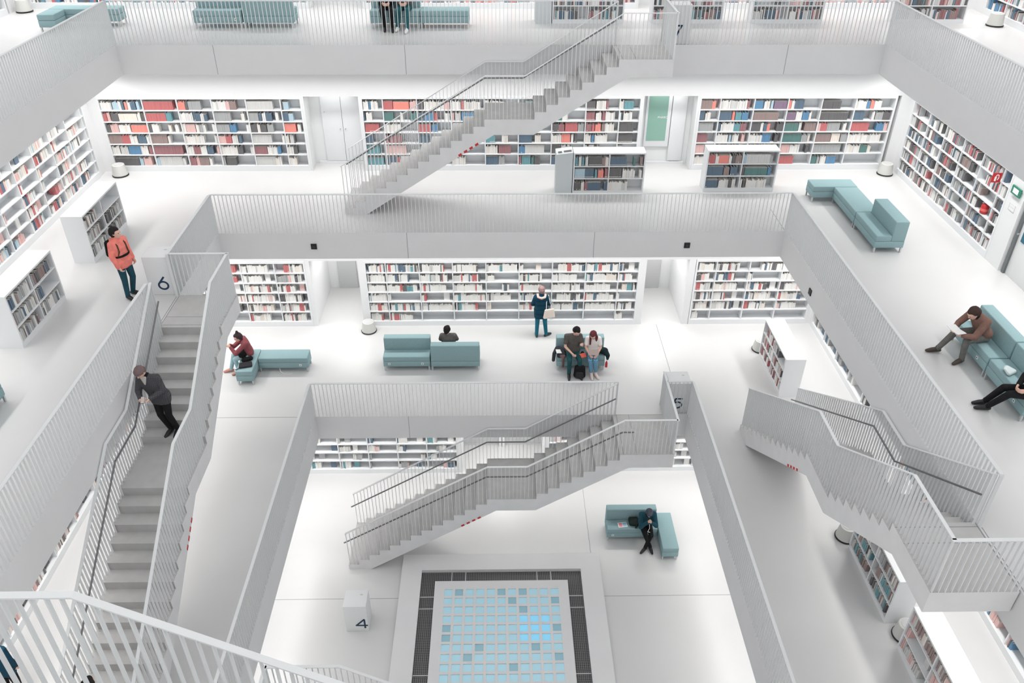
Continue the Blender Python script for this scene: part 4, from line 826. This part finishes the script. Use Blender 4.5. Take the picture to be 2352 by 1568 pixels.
# ------------------------------------------------------------------ books
def parse(p):
    out = []; i = 0
    while i < len(p):
        c = p[i]; j = i + 1
        while j < len(p) and p[j].isdigit(): j += 1
        out.append((c, int(p[i + 1:j]))); i = j
    return out
BOOKS = []   # (world matrix base, unit idx, u, d, z, w, dep, h, colour, lean, row, bay, face)
for ui, (root, bays, rows, d0, pats, pal, fill, desc) in enumerate(UNITS):
    for ri, (z0, z1) in enumerate(rows):
        pr = pats[ri].split() if pats else None
        for bi, (u0, u1) in enumerate(bays):
            wdt = u1 - u0
            if desc == 'wall shelf facing navy coat' and ri == 5 and 2 <= bi <= 7: continue
            if desc == 'wall shelf right of navy coat' and ri == 5 and bi >= 1: continue
            if wdt < 0.15: continue
            if pr and bi < len(pr):
                seq = parse(pr[bi]); tot = max(10, sum(n for _, n in seq)); u = u0
                for c, n in seq:
                    end = u + wdt * n / tot
                    if c != '-':
                        h = rnd.uniform(0.205, 0.25); dep = rnd.uniform(0.15, 0.2); tw = rnd.uniform(0.028, 0.04)
                        if n < 3:
                            tw = rnd.uniform(0.02, 0.045)
                        while u + tw <= end + 0.004:
                            hh = h if n >= 3 and c != 'W' else rnd.uniform(0.19, 0.255)
                            cc = rnd.choice('WWWWWLY') if c == 'W' else c
                            BOOKS.append((ui, u, d0 + rnd.uniform(0, .008), z0, tw - 0.0015, dep, hh, cc, 0.0, ri, bi)); u += tw
                            if n < 3 or c == 'W': tw = rnd.uniform(0.018, 0.04)
                    u = end
            else:
                u = u0 + 0.002; f = fill * rnd.uniform(0.75, 1.2)
                if rnd.random() < 0.10 * (1.3 - fill) * 3: f *= rnd.uniform(0.0, 0.5)
                end = u0 + wdt * min(0.97, f); c = rnd.choice(pal); run = 0
                if rnd.random() < 0.2:
                    sft = (u1 - end) * rnd.random(); u += sft; end += sft
                while u < end:
                    if run <= 0: c = rnd.choice(pal); run = rnd.choice((1, 1, 1, 2, 2, 3, 5)); h = rnd.uniform(0.17, 0.25)
                    tw = rnd.uniform(0.014, 0.042)
                    if u + tw > u1 - 0.004: break
                    BOOKS.append((ui, u, d0 + rnd.uniform(0, 0.02), z0, tw - 0.001, rnd.uniform(0.14, 0.2), min(h + rnd.uniform(-0.015, 0.02), z1 - z0 - 0.012), c, 0.0, ri, bi)); u += tw; run -= 1
                if u < u1 - 0.30 and rnd.random() < 0.45:               # a book shown face on in the gap
                    cc = rnd.choice(pal); fw = rnd.uniform(0.13, 0.17); uu = u + 0.06 + rnd.random() * (u1 - u - 0.1 - fw)
                    BOOKS.append((ui, uu, d0 + 0.06, z0, fw, 0.03, min(0.235, z1 - z0 - 0.02), cc, 1.0, ri, bi))
bpy.context.view_layer.update()
deps = bpy.context.evaluated_depsgraph_get(); scn = bpy.context.scene
cmi = cam_o.matrix_world.inverted()
def book_score(b):
    root = UNITS[b[0]][0]; p = root.matrix_world @ Vector((b[1] + b[4] / 2, b[2], b[3] + b[6] * 0.5))
    q = cmi @ p
    if q.z > -0.1: return 0
    x = 1176 + F_PX * q.x / -q.z; y = 784 - F_PX * q.y / -q.z
    if not (4 < x < 2348 and 4 < y < 1564): return 0
    dv = p - CAM; dist = dv.length; n = (root.matrix_world.to_3x3() @ Vector((0, -1, 0)))
    return b[4] * b[6] * max(0.15, -n.dot(dv / dist)) / dist ** 2 + 1e-9
def book_visible(b):
    root = UNITS[b[0]][0]; p = root.matrix_world @ Vector((b[1] + b[4] / 2, b[2] - 0.002, b[3] + b[6] * 0.6))
    dv = p - CAM; dist = dv.length
    ok, loc, *_r = scn.ray_cast(deps, CAM, dv / dist, distance=dist)
    return (not ok) or (loc - CAM).length > dist - 0.02
order = sorted(range(len(BOOKS)), key=lambda i: -book_score(BOOKS[i]))
chosen = []
for i in order:
    if len(chosen) >= 300 or book_score(BOOKS[i]) <= 0: break
    if book_visible(BOOKS[i]): chosen.append(i)
chosen_set = set(chosen)
ORD = ['first', 'second', 'third', 'fourth', 'fifth', 'sixth', 'seventh', 'eighth', 'ninth', 'tenth', 'eleventh', 'twelfth', '13th', '14th', '15th', '16th', '17th', '18th', '19th', '20th']
def ordn(i): return ORD[i] if i < len(ORD) else '%dth' % (i + 1)
counter = {}
index_in = {}
for i, b in enumerate(BOOKS):
    k = (b[0], b[9], b[10]); index_in[i] = counter.get(k, 0); counter[k] = index_in[i] + 1
def book_mesh(b):
    w_, d_, h_ = b[4], b[5], b[6]; bd = min(0.004, w_ * 0.15)
    m = MB()
    if b[8]:
        m.box(0, w_, 0, 0.004, 0, h_).box(0, w_, d_ - 0.004, d_, 0, h_).box(0, 0.004, 0.004, d_ - 0.004, 0, h_)
        m.box(0.004, w_ - 0.004, 0.004, d_ - 0.004, 0.003, h_ - 0.004, 1)
    else:
        m.box(0, w_, 0, bd, 0, h_).box(0, bd, bd, d_, 0, h_).box(w_ - bd, w_, bd, d_, 0, h_)
        m.box(bd, w_ - bd, bd, d_ - 0.004, 0.003, h_ - 0.004, 1)
        if h_ > 0.2: m.box(w_ * 0.12, w_ * 0.88, -0.0006, 0.001, h_ * 0.08, h_ * 0.16, 1)
    return m.mesh('book', [BOOKM[b[7]], M_PAGE])
for i in chosen:
    b = BOOKS[i]; root = UNITS[b[0]][0]; desc = UNITS[b[0]][7]
    o = D.objects.new('book', book_mesh(b)); C.objects.link(o)
    o.matrix_world = root.matrix_world @ Matrix.Translation((b[1], b[2], b[3] + 0.0005))
    nb = len(UNITS[b[0]][1])
    tag(o, '%s book, %s from left, %s bay, %s shelf, %s' % (BOOKC[b[7]][0], ordn(index_in[i]), ordn(b[10]), ordn(b[9]), desc), 'book', 'books on the shelves')
keys = list(BOOKC); m = MB()
for i, b in enumerate(BOOKS):
    if i in chosen_set: continue
    mw = UNITS[b[0]][0].matrix_world; u, d, z, w_, d_, h_ = b[1:7]
    mi = keys.index(b[7])
    m.hexa([mw @ Vector(p) for p in ((u, d, z), (u + w_, d, z), (u + w_, d + d_, z), (u, d + d_, z), (u, d, z + h_), (u + w_, d, z + h_), (u + w_, d + d_, z + h_), (u, d + d_, z + h_))], mi, len(keys) if w_ > 0.012 else mi)
o = m.build('books', [BOOKM[k] for k in keys] + [M_PAGE])
tag(o, 'the many smaller books filling the white shelves on every level', 'books', kind='stuff')
print('BOOKS', len(BOOKS), 'chosen', len(chosen))
